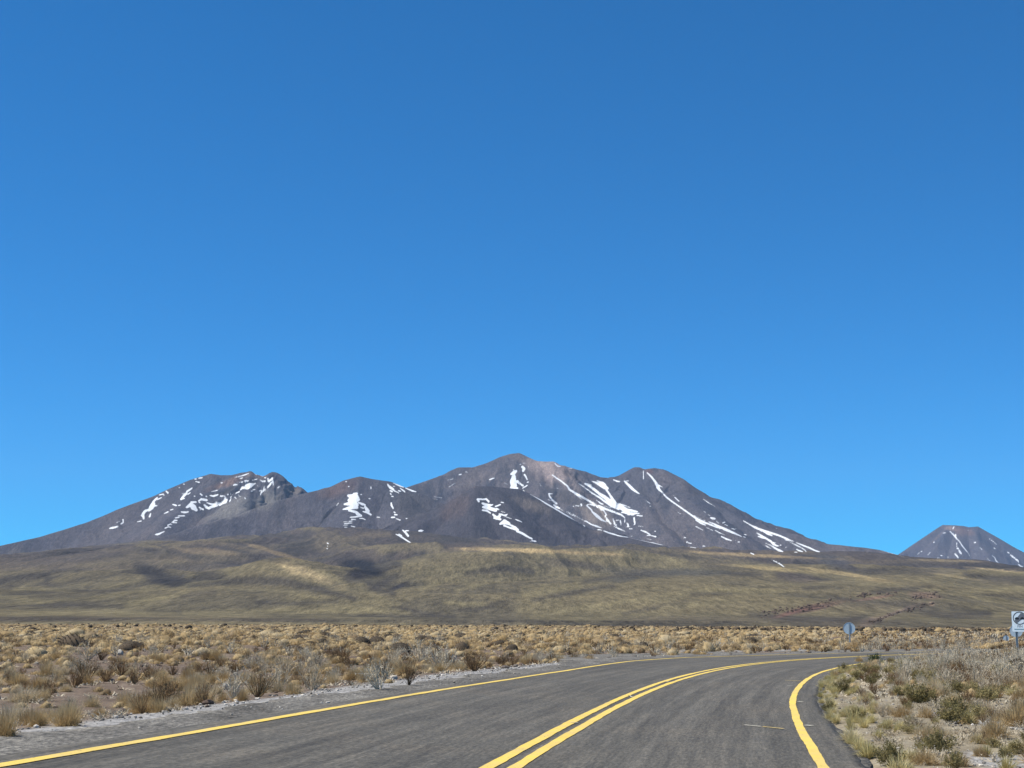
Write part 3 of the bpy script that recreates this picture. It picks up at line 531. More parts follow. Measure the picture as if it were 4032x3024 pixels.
# foothill folds, their light and shade painted in along with grass and scrub tones: (x, y, width)
LIT_GRASS_BANDS = [B1(p) for p in ([(90, 910, 20), (180, 875, 26), (270, 848, 14)], [(250, 905, 10), (420, 893, 16), (520, 893, 10)], [(0, 945, 20), (160, 965, 26), (320, 985, 14)], [(540, 965, 12), (720, 935, 20), (920, 908, 12)], [(810, 990, 22), (930, 972, 30), (1040, 955, 18), (1170, 922, 10)], [(590, 778, 8), (700, 772, 14), (820, 768, 8)], [(330, 812, 8), (460, 805, 12)], [(1150, 1050, 24), (1500, 1042, 34), (1900, 1040, 40), (2212, 1035, 36)], [(100, 1055, 14), (500, 1040, 22), (900, 1050, 18)], [(930, 715, 16), (1080, 710, 24), (1250, 735, 14)], [(1080, 630, 20), (1250, 608, 26), (1420, 625, 22), (1600, 665, 16)], [(1690, 755, 10), (1900, 790, 46), (2060, 830, 60), (2150, 865, 20)], [(1560, 905, 10), (1800, 920, 18), (2000, 960, 14)])] + \
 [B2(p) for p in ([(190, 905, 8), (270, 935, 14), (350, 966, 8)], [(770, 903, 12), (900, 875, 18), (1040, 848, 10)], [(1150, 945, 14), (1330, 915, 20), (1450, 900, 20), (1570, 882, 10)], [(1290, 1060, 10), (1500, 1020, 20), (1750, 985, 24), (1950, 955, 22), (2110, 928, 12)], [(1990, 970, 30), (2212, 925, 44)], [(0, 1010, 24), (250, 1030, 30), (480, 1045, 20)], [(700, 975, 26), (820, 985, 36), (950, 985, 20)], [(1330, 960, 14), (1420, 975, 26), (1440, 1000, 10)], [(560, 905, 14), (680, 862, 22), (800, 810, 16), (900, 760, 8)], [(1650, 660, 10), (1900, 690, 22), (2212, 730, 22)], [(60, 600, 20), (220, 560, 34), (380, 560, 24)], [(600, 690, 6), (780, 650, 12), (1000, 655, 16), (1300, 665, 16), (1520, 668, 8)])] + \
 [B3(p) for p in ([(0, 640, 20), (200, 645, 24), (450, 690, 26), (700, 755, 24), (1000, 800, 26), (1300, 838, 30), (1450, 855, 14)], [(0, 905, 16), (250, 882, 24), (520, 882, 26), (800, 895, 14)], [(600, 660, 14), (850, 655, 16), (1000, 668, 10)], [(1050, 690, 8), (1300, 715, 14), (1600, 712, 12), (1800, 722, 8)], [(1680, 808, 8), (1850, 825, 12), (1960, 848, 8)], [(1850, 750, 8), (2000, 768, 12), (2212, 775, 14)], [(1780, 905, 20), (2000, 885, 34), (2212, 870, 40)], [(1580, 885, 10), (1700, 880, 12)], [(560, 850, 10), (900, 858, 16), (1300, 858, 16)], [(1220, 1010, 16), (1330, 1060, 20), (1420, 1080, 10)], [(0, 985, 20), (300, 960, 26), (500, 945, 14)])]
SHADE_SCRUB_BANDS = [B1(p) for p in ([(0, 850, 40), (200, 815, 44), (400, 785, 24), (560, 772, 8)], [(240, 860, 24), (500, 905, 34), (700, 915, 24), (860, 905, 8)], [(870, 790, 20), (960, 830, 60), (1060, 850, 60), (1140, 830, 34)], [(1180, 880, 20), (1450, 850, 50), (1750, 850, 60), (2000, 905, 44), (2212, 960, 24)], [(840, 650, 14), (1000, 655, 30), (1200, 690, 24)], [(1140, 945, 14), (1340, 922, 24)], [(0, 1010, 16), (400, 1000, 26), (760, 1010, 16)], [(1500, 680, 18), (1680, 710, 34), (1800, 720, 16)], [(1600, 985, 14), (1850, 990, 24), (2100, 975, 14)], [(400, 720, 12), (600, 700, 24), (760, 690, 12)], [(0, 905, 20), (100, 900, 20)])] + \
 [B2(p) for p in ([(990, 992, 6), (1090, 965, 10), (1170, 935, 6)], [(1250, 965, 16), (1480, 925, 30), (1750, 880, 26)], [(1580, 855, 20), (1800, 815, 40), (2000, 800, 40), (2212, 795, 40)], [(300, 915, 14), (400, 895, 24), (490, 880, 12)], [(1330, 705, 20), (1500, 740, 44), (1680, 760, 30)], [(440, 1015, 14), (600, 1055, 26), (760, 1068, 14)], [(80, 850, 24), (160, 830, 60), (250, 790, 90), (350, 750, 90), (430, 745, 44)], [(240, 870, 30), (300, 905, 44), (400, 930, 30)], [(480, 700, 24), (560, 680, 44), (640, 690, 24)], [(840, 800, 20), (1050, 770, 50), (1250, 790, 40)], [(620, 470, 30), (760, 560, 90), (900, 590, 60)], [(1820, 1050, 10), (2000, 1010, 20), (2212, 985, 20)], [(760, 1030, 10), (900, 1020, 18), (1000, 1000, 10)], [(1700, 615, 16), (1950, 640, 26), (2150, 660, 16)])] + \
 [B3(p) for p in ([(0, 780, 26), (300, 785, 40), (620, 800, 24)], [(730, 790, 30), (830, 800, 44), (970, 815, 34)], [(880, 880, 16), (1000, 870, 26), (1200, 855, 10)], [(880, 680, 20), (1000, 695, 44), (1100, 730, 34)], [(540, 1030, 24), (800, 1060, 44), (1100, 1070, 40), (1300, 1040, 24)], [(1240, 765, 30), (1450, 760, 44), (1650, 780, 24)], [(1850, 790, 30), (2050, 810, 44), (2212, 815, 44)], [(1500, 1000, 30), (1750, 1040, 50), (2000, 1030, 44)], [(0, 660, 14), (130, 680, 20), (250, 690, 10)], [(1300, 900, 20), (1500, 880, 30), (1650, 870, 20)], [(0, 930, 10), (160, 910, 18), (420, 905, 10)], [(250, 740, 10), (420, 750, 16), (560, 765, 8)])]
PALE_MASK = stamp([[(x, y, w*.62) for x, y, w in b] for b in LIT_GRASS_BANDS], 7.0)
DARK_MASK = stamp([[(x, y, w*.62) for x, y, w in b] for b in SHADE_SCRUB_BANDS], 9.0)
# lighter and darker colour patches on rock and foothills: (px, py, rx, ry, tilt, colour, strength)
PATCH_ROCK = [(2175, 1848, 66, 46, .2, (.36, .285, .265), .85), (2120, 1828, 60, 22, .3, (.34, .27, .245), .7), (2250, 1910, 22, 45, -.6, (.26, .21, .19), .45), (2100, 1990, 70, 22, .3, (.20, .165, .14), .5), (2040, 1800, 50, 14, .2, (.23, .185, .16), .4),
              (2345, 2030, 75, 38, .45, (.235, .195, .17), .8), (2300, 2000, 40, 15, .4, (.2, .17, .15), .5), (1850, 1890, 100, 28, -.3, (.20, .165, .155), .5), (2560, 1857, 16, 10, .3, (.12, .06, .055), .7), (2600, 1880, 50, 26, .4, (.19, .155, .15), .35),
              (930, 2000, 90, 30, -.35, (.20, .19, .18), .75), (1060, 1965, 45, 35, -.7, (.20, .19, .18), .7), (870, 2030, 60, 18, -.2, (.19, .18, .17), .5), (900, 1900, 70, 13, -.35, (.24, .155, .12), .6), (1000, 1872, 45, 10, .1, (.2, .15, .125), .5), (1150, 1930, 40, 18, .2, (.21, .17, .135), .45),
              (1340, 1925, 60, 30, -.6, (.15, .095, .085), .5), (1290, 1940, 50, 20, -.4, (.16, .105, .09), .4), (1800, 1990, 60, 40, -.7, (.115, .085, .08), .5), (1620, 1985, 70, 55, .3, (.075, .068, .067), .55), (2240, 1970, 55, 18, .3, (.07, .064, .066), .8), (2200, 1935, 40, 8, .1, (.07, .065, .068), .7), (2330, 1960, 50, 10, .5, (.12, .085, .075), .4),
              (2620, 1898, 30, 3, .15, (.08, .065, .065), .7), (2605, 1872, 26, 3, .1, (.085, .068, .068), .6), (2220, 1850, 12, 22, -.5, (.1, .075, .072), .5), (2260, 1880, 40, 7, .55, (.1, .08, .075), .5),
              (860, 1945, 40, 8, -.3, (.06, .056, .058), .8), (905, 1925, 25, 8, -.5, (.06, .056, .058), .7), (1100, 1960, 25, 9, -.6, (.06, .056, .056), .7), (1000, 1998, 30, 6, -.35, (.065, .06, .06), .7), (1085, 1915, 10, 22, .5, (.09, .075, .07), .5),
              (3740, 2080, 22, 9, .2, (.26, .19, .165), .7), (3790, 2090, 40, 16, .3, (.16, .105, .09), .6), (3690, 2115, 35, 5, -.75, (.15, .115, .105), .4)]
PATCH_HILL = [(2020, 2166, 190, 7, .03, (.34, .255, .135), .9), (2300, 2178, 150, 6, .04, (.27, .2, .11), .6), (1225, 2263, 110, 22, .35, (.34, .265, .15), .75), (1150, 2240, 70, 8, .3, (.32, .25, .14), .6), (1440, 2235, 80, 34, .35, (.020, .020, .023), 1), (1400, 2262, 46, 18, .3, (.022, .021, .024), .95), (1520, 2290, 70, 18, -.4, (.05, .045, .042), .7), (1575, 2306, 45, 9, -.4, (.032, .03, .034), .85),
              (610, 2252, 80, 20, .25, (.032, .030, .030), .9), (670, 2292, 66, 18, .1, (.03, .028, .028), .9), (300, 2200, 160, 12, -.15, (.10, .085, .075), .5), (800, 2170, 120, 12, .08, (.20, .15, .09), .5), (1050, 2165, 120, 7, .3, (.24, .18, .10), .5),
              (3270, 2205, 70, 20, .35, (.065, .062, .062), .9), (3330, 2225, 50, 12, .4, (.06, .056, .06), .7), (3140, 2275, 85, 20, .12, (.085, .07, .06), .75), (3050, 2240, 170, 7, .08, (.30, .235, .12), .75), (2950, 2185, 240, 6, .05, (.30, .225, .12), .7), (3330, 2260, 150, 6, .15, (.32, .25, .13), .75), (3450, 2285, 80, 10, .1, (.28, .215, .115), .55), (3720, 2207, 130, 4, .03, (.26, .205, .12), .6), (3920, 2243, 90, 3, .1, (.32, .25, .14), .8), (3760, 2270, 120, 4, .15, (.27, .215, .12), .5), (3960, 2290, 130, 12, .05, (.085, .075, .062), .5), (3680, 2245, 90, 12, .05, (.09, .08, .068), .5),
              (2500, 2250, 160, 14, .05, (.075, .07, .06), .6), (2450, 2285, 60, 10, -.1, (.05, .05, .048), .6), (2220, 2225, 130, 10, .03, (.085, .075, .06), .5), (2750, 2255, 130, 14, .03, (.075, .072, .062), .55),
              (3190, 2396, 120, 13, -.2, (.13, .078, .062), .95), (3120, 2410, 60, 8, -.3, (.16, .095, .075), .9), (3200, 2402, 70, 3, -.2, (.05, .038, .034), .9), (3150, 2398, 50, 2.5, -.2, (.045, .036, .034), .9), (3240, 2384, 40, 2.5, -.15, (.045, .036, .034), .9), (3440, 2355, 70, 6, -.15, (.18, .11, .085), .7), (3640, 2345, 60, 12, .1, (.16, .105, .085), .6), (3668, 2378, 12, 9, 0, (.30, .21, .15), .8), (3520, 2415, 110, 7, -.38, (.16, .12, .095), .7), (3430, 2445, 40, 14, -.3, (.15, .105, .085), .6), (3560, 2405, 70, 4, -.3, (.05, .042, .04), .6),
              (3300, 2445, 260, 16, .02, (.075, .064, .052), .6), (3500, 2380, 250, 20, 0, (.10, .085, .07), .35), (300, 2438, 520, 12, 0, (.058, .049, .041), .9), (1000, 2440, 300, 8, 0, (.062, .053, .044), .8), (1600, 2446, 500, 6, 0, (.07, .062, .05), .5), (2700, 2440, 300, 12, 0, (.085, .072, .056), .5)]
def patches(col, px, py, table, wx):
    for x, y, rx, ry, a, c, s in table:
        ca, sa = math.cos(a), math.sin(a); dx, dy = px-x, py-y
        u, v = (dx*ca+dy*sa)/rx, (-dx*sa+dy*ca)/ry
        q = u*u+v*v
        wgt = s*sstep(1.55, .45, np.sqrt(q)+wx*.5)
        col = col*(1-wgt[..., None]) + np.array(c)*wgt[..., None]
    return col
def mat_terrain(name, sc1, sc2):
    m = M(name, 0.95, 0.08)
    p = m.pos()
    c = m.attr('tint', 'Color')
    n1 = m.noise(sc1, 6, .65, m.mapping(p, (1, .16, .6))); n2 = m.noise(sc2, 5, .75, m.mapping(p, (1, .13, .5)))
    c = m.mix(0.7, c, m.ramp(n1, [(0.3, (.80, .8, .82)), (0.5, (1, 1, 1)), (0.7, (1.2, 1.19, 1.16))]), 'MULTIPLY')
    c = m.mix(0.8, c, m.ramp(n2, [(0.3, (.55, .55, .58)), (0.5, (1, 1, 1)), (0.7, (1.5, 1.48, 1.42))]), 'MULTIPLY')
    n3_ = m.noise(sc2*2.4, 4, .75, m.mapping(p, (1, .2, .6)))
    c = m.mix(0.85, c, m.ramp(n3_, [(0.34, (.6, .6, .62)), (0.5, (1, 1, 1)), (0.66, (1.4, 1.38, 1.34))]), 'MULTIPLY')
    sn = m.ramp(m.math('ADD', m.attr('snow'), m.math('MULTIPLY', m.math('SUBTRACT', m.noise(.06, 4, .75, p), .5), .7)), [(0.30, (0, 0, 0)), (0.75, (1, 1, 1))])
    sn = m.math('MULTIPLY', sn, .88)
    c = m.mix(sn, c, (.74, .77, .80)); m.col(c)
    m.bump(m.math('ADD', n1, m.math('MULTIPLY', n2, .5)), 0.8, 9.0)
    return m.m
def build_mountains():
    rr = np.concatenate([np.geomspace(515, 4300, 330), np.linspace(4310, 6800, 330), np.linspace(6810, 9900, 330), np.linspace(9950, 11800, 14)])
    lim = math.radians(20.5)
    az = np.concatenate([np.radians(np.linspace(-58, -21, 60)), np.linspace(-lim, lim, 1400), np.radians(np.linspace(21, 58, 60))])
    nr, nc = len(rr), len(az)
    A, R = np.meshgrid(az, rr); X, Y = R*np.sin(A), R*np.cos(A)
    Zt, R, PX, RD = terrain(X, Y)
    i0 = int(np.searchsorted(rr, 4300))
    Xm, Ym = X[i0:], Y[i0:]
    # domain warp and relief of the cones
    wx = fbm(Xm/260, Ym/260, 4, 61)*46; wy = fbm(Xm/260, Ym/260, 4, 71)*46
    hs = {}; ds = {}
    for g, pts in GRP.items(): hs[g], ds[g] = cones(Xm+wx*.45, Ym+wy*.45, pts, SLOPES[g])
    names = list(GRP); stack = np.stack([hs[g] for g in names]); who = stack.argmax(0); top = stack.max(0)
    dm = np.take_along_axis(np.stack([ds[g] for g in names]), who[None], 0)[0]
    amp = np.clip(dm/300, 0.06, 1)
    ux = np.arctan2(Xm, Ym)*8000 + wx*1.6
    rel = amp*(ridged(ux/150+fbm(Xm/300, Ym/300, 3, 5)*.8, Ym/1300, 3, 81)*11 + ridged(Xm/330+Ym/900+wx/90, Ym/700-Xm/900+wy/90, 4, 85)*16 + fbm(Xm/70, Ym/70, 4, 91)*9)
    # each skyline is brought to its traced height
    for g, tr in (('A', SKY_A), ('B', SKY_B), ('C', SKY_C), ('D', SKY_D)):
        gi = names.index(g); k = who == gi
        t = np.where(k, (top-EYE)/R[i0:], -1).max(0)
        px = np.array(tr, float); a, tt = az_tan(px[:, 0], px[:, 1])
        want = np.interp(az, a, tt)
        ok = (t > .02) & (az >= a[0]) & (az <= a[-1])
        f = np.where(ok, np.clip(want/np.maximum(t, .01), .95, 1.05)**np.where(t > .9*want, 1, 0), 1.0)
        f = 1 + (f-1)*sstep(0, .012, az-a[0])*sstep(0, .012, a[-1]-az)
        f = np.convolve(np.pad(f, 8, mode='edge'), np.ones(5)/5, 'same')[8:-8]
        top = np.where(k, EYE+(top-EYE)*f[None], top)
    for g, cx, cy, cr, ax, ay, am in (('B', 1110, 1905, 8350, 110, 900, 46), ('A', 2250, 1965, 8800, 90, 500, 34), ('B', 940, 1935, 8300, 130, 500, 22), ('A', 2260, 1870, 9250, 70, 500, 24), ('A', 2600, 1885, 9100, 60, 400, 14)):
        a0 = az_tan(cx, cy)[0]
        wgt = np.exp(-((np.arctan2(Xm, Ym)-a0)*F/ax)**2-((np.hypot(Xm, Ym)-cr)/ay)**2)*(who == names.index(g))
        rel = rel + am*.75*wgt*np.clip(dm/90, .18, 1)*(ridged(Xm/75+wx/60, Ym/190+wy/60, 4, 95)-.25)
    top = top + rel*1.35
    base = Zt[i0:]
    mx, mn = np.maximum(base, top), np.minimum(base, top)
    Z = Zt.copy(); Z[i0:] = mx + 6*np.exp(-(mx-mn)/10.)
    dom = np.full(Z.shape, -200.0); dom[i0:] = top-base
    px, py = project(X, Y, Z)
    n1 = fbm(X/130, Y/600, 4, 101); n2 = fbm(X/700, Y/1500, 3, 111); n3 = fbm(X/40, Y/260, 3, 121)
    # grass of the foothills: olive low down, ochre higher up, dark scrub in patches, hollows darker, crests paler
    olive = np.array((.122, .104, .064)); ochre = np.array((.120, .096, .066)); scrub = np.array((.055, .050, .045)); straw = np.array((.138, .115, .070)); brown = np.array((.066, .056, .053))
    hgt = sstep(2500, 3900, R + 900*n2)
    col = olive*(1-hgt[..., None]) + ochre*hgt[..., None]
    w = sstep(2900, 4300, R + 900*n2 + 300*n1 + 1500*sstep(2500, 2900, PX))*.9; col = col*(1-w[..., None]) + brown*w[..., None]
    w = np.clip(sstep(.05, .5, n1+.5*n3)*.5, 0, 1); col = col*(1-w[..., None]) + scrub*w[..., None]
    w = sstep(.08, .5, -n1+.6*n2)*.4; col = col*(1-w[..., None]) + straw*w[..., None]
    w = sstep(.10, .35, fbm(X/60, Y/1200, 3, 131)-.15)*.5; col = col*(1-w[..., None]) + scrub*w[..., None]
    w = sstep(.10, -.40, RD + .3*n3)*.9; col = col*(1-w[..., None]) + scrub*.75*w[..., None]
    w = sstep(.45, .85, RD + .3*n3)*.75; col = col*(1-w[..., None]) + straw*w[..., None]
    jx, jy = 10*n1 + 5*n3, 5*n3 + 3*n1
    w = sample(DARK_MASK, px+jx, py+jy)*.72; col = col*(1-w[..., None]) + np.array((.046, .042, .040))*w[..., None]  # light and shade of the folds painted over the grass tones
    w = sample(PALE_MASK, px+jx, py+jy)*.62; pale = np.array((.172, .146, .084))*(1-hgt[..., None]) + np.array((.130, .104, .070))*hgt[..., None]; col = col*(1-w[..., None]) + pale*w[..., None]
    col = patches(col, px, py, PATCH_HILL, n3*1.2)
    # rock
    rock1 = np.array((.068, .066, .080)); rock2 = np.array((.090, .080, .086)); rock3 = np.array((.049, .050, .062))
    k = sstep(-.3, .4, n2+.5*n1)
    rc = rock1*(1-k[..., None]) + rock2*k[..., None]
    k = sstep(.1, .5, n3+.4*n1)*.6; rc = rc*(1-k[..., None]) + rock3*k[..., None]
    whoF = np.full(Z.shape, -1); whoF[i0:] = who
    k = (whoF == names.index('D'))*.8; rc = rc*(1-k[..., None]) + np.array((.047, .044, .053))*k[..., None]
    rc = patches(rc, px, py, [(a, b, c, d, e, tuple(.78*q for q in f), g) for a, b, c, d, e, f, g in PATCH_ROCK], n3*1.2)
    k = sstep(-110, 45, dom + 45*n1 + 30*n2); col = col*(1-k[..., None]) + rc*k[..., None]
    snow = np.zeros(Z.shape)
    for g in 'ABCD':
        v = sample(SNOW[g], px, py)
        if g in 'AB': snow = np.where((whoF == names.index(g)) | ((g == 'A') & (R > 2500) & (whoF < 0)) | ((g == 'A') & (dom < 20) & (px > 2580)), np.maximum(snow, v), snow)
        else: snow = np.where((R < 7600) & (R > 4200), np.maximum(snow, v*((whoF == names.index(g)) | (dom < 60))), snow)
    # broken rock ridges on the lower hill to the right, set on the slope where the eye meets it
    T = (Z-EYE)/R; P = []
    for line, th, per in (([(3008, 2424), (3060, 2412), (3150, 2399), (3220, 2384), (3286, 2371)], 9, 95), ([(3344, 2360), (3420, 2345), (3526, 2336)], 6, 50),
                          ([(3600, 2362), (3640, 2346), (3705, 2340)], 9, 45), ([(3433, 2450), (3490, 2428), (3558, 2410), (3620, 2394), (3672, 2380)], 4, 75)):
        q = np.array(line, float); u = rng.random(per)*(len(q)-1)
        for k in u:
            x_ = np.interp(k, np.arange(len(q)), q[:, 0])+rng.normal()*8; y_ = np.interp(k, np.arange(len(q)), q[:, 1])+rng.normal()*th*.7
            a_, t_ = az_tan(x_, y_); j = int(np.argmin(abs(az-a_))); hit = np.argmax(T[:, j] >= t_)
            P.append((X[hit, j], Y[hit, j], Z[hit, j], (2+4.5*rng.random()**2)*R[hit, j]/F))
    Vs, Fs = [], []; c = 0
    for k, (x_, y_, z_, s_) in enumerate(P):
        v_, f_, _ = rock(1200+k % 9, 2, .8); th_ = rng.random()*6.28; cs, sn = math.cos(th_), math.sin(th_)
        v_ = np.stack([(v_[:, 0]*cs-v_[:, 1]*sn)*1.5, v_[:, 0]*sn+v_[:, 1]*cs, v_[:, 2]*.8-.22], 1)*s_*1.6
        Vs.append(v_+[x_, y_, z_]); Fs.append(f_+c); c += len(v_)
    mo = M('red_rock', .95, .1); mo.col(mo.ramp(mo.noise(.16, 5, .7, mo.pos()), [(.3, (.06, .048, .042)), (.5, (.105, .078, .064)), (.68, (.17, .13, .105))]))
    tag(mesh_np('rubble', np.concatenate(Vs), np.concatenate(Fs), mo.m, smooth=False), 'ridges of broken reddish rock on the lower hill to the right', None, None, 'stuff')
    V = np.stack([X, Y, Z], -1).reshape(-1, 3)
    f = grid_faces(nr, nc)
    fd = dom.ravel()[f].max(1) > 0
    mt = mat_terrain('mountain_slopes', .017, .10)
    for name, sel, lab in (('foothills', ~fd, 'rolling olive and ochre grass foothills below the mountains'), ('mountain', fd, 'purple grey many peaked volcano massif streaked with snow')):
        ff = f[sel]; u, inv = np.unique(ff, return_inverse=True)
        o = mesh_np(name, V[u], inv.reshape(-1, 4), mt, attrs={'snow': snow.ravel()[u]}, colors={'tint': col.reshape(-1, 3)[u]})
        tag(o, lab, None, None, 'structure')
    # the separate cone on the right, farther off
    rr = np.linspace(12600, 16400, 230); az = np.linspace(math.radians(9), math.radians(27), 620)
    A, R = np.meshgrid(az, rr); X, Y = R*np.sin(A), R*np.cos(A)
    wx = fbm(X/300, Y/300, 4, 161)*50; wy = fbm(X/300, Y/300, 4, 171)*50
    H, dm = cones(X+wx*.4, Y+wy*.4, GE, SLOPES['E'])
    ux = np.arctan2(X, Y)*14000
    Z = H + np.clip(dm/300, .08, 1)*(ridged(ux/170+fbm(X/400, Y/400, 3, 5)*.6, Y/2500, 4, 181)*26 + fbm(X/110, Y/110, 4, 191)*10)
    t = ((Z-EYE)/R).max(0); q = np.array(SKY_E, float); a, tt = az_tan(q[:, 0], q[:, 1]); want = np.interp(az, a, tt)
    Z = EYE + (Z-EYE)*np.clip(want/np.maximum(t, .01), .8, 1.2)[None]
    px, py = project(X, Y, Z); n1 = fbm(X/200, Y/400, 4, 201); n3 = fbm(X/70, Y/200, 3, 211)
    k = sstep(-.3, .4, n1); rc = np.array((.062, .063, .082))*(1-k[..., None]) + np.array((.080, .074, .088))*k[..., None]
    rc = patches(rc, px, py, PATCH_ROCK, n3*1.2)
    o = mesh_np('volcano', np.stack([X, Y, Z], -1).reshape(-1, 3), grid_faces(len(rr), len(az)), mt,
                attrs={'snow': sample(SNOW['E'], px, py).ravel()}, colors={'tint': rc.reshape(-1, 3)})
    tag(o, 'flat topped dark volcano cone standing alone behind the foothills on the right', None, None, 'structure')

# ------------------------------------------------------------------ plants and stones
def blades(n, seed, reach=.55, hgt=1.0, base=.16, wid=.035, tilt=(5, 78), droop=.35, power=.8):
    """a clump of bent tapering grass blades; unit height"""
    r = np.random.default_rng(seed)
    az = r.random(n)*2*PI; tl = np.radians(tilt[0]+(tilt[1]-tilt[0])*r.random(n)**power)
    ln = hgt*(.72+.38*r.random(n))*(1-.28*np.sin(tl)**2)
    ba = r.random(n)*2*PI; br = base*np.sqrt(r.random(n))
    b = np.stack([br*np.cos(ba)*.6+br*np.cos(az)*.7, br*np.sin(ba)*.6+br*np.sin(az)*.7, -.04+0*az], 1)
    dr = np.stack([np.sin(tl)*np.cos(az)*reach/.55, np.sin(tl)*np.sin(az)*reach/.55, np.cos(tl)], 1)
    mid = b+dr*(ln*.55)[:, None]; tip = b+dr*ln[:, None]+np.stack([dr[:, 0]*.25, dr[:, 1]*.25, -droop*np.sin(tl)-.04], 1)*(ln*(.5+.5*r.random(n)))[:, None]
    tip[:, 2] = np.maximum(tip[:, 2], .02)
    sa = az+PI/2+r.normal(size=n)*.7; sd = np.stack([np.cos(sa), np.sin(sa), .25*r.normal(size=n)], 1)*(wid*(.6+.8*r.random(n)))[:, None]
    V = np.stack([b-sd*.5, b+sd*.5, mid-sd*.42, mid+sd*.42, tip], 1).reshape(-1, 3)
    i = np.arange(n)[:, None]*5
    Fc = np.concatenate([i+[0, 1, 3], i+[0, 3, 2], i+[2, 3, 4]])
    return V, Fc, np.repeat(.5+.5*r.random(n), 5)
def domed(n, seed, wid=.05):
    """a tussock too far off to show single blades: a lumpy tuft with a fringe"""
    V, Fc = ico(1 if n < 40 else 2); r = np.random.default_rng(seed)
    V = V*(1+.45*n3(V, 1.5, seed))[:, None]*[.52, .52*(.75+.4*r.random()), .62]; V[:, 2] = np.maximum(V[:, 2], -.05)
    bl = np.clip(.30+.6*n3(V, 2.2, seed+3)+.22*r.normal(size=len(V)), 0, .9)
    B, Fb, bb = blades(n, seed+5, .6, 1.05, .34, wid, (2, 74), .4, .6)
    return np.concatenate([V, B]), np.concatenate([Fc, Fb+len(V)]), np.concatenate([bl, bb*.85])
def twigs(n, seed, sub=5, wid=.022, tilt=(4, 60), leaf=0, leafs=.05, up=.5):
    """a twiggy shrub: stems fanning from the root, each with side twigs and small leaves; unit height"""
    r = np.random.default_rng(seed); Vs = []; Fs = []; Bs = []; c = 0
    def rib(a, b, w0, w1, bl):
        nonlocal c
        d = b-a; q = r.normal(size=3); s = np.cross(d, q); s /= np.linalg.norm(s)+1e-9
        m = (a+b)/2+r.normal(size=3)*.03*np.linalg.norm(d)
        Vs.append(np.array([a-s*w0/2, a+s*w0/2, m-s*(w0+w1)/4, m+s*(w0+w1)/4, b-s*w1/2, b+s*w1/2])); Fs.append(np.array([[0, 1, 3], [0, 3, 2], [2, 3, 5], [2, 5, 4]])+c); Bs.append(np.full(6, bl)); c += 6
    def lf(p, s, bl):
        nonlocal c
        q = r.normal(size=(2, 3)); q /= np.linalg.norm(q, axis=1)[:, None]
        Vs.append(np.array([p-q[0]*s, p+q[1]*s*.6, p+q[0]*s, p-q[1]*s*.6])); Fs.append(np.array([[0, 1, 2], [0, 2, 3]])+c); Bs.append(np.full(4, bl)); c += 4
    for k in range(n):
        az = r.random()*2*PI; tl = math.radians(tilt[0]+(tilt[1]-tilt[0])*r.random()**.8); L = .75+.32*r.random()
        d = np.array([math.sin(tl)*math.cos(az), math.sin(tl)*math.sin(az), math.cos(tl)]); a = np.array([math.cos(az)*.07*r.random(), math.sin(az)*.07*r.random(), -.03])
        e = a+d*L*.6+np.array([0, 0, .1*L*.6*math.sin(tl)]); bl = r.random(); rib(a, e, wid*1.5, wid, bl)
        tip = e+(d*(1-up*.4)+np.array([0, 0, up*.4])+r.normal(size=3)*.1)*L*.42; rib(e, tip, wid, wid*.4, bl)
        for j in range(sub):
            t = .3+.65*r.random(); p = a+(e-a)*min(1, t/.6) if t < .6 else e+(tip-e)*((t-.6)/.4)
            q = p+(d*.5+r.normal(size=3)*.45+np.array([0, 0, up*.5]))*L*(.18+.16*r.random()); q[2] = max(q[2], .03); b2 = bl*.5+.5*r.random(); rib(p, q, wid*.75, wid*.3, b2)
            for _ in range(leaf): lf(p+(q-p)*(.35+.7*r.random())+r.normal(size=3)*.035, leafs*(.6+.8*r.random()), b2)
    return np.concatenate(Vs), np.concatenate(Fs), np.concatenate(Bs)
def ico(sub):
    import bmesh
    bm = bmesh.new(); bmesh.ops.create_icosphere(bm, subdivisions=sub, radius=1); bm.verts.index_update()
    V = np.array([v.co[:] for v in bm.verts]); Fc = np.array([[v.index for v in f.verts] for f in bm.faces]); bm.free(); return V, Fc
def n3(V, s, seed): return fbm(V[:, 0]*s+V[:, 2]*s*.7, V[:, 1]*s-V[:, 2]*s*.6, 3, seed)+fbm(V[:, 2]*s+3, V[:, 0]*s+V[:, 1]*s*.5, 3, seed+50)
def rock(seed, sub=2, flat=.50):
    V, Fc = ico(sub); r = np.random.default_rng(seed)
    for _ in range(7):
        nrm = r.normal(size=3); nrm /= np.linalg.norm(nrm); h = .62+.3*r.random(); d = V@nrm; V = V-np.outer(np.clip(d-h, 0, 9), nrm)*.9
    V = V*(1+.16*n3(V, 1.3, seed))[:, None]; V = V*[.5, .5*(.7+.4*r.random()), flat]; V[:, 2] += flat*.55
    return V, Fc, np.full(len(V), r.random())
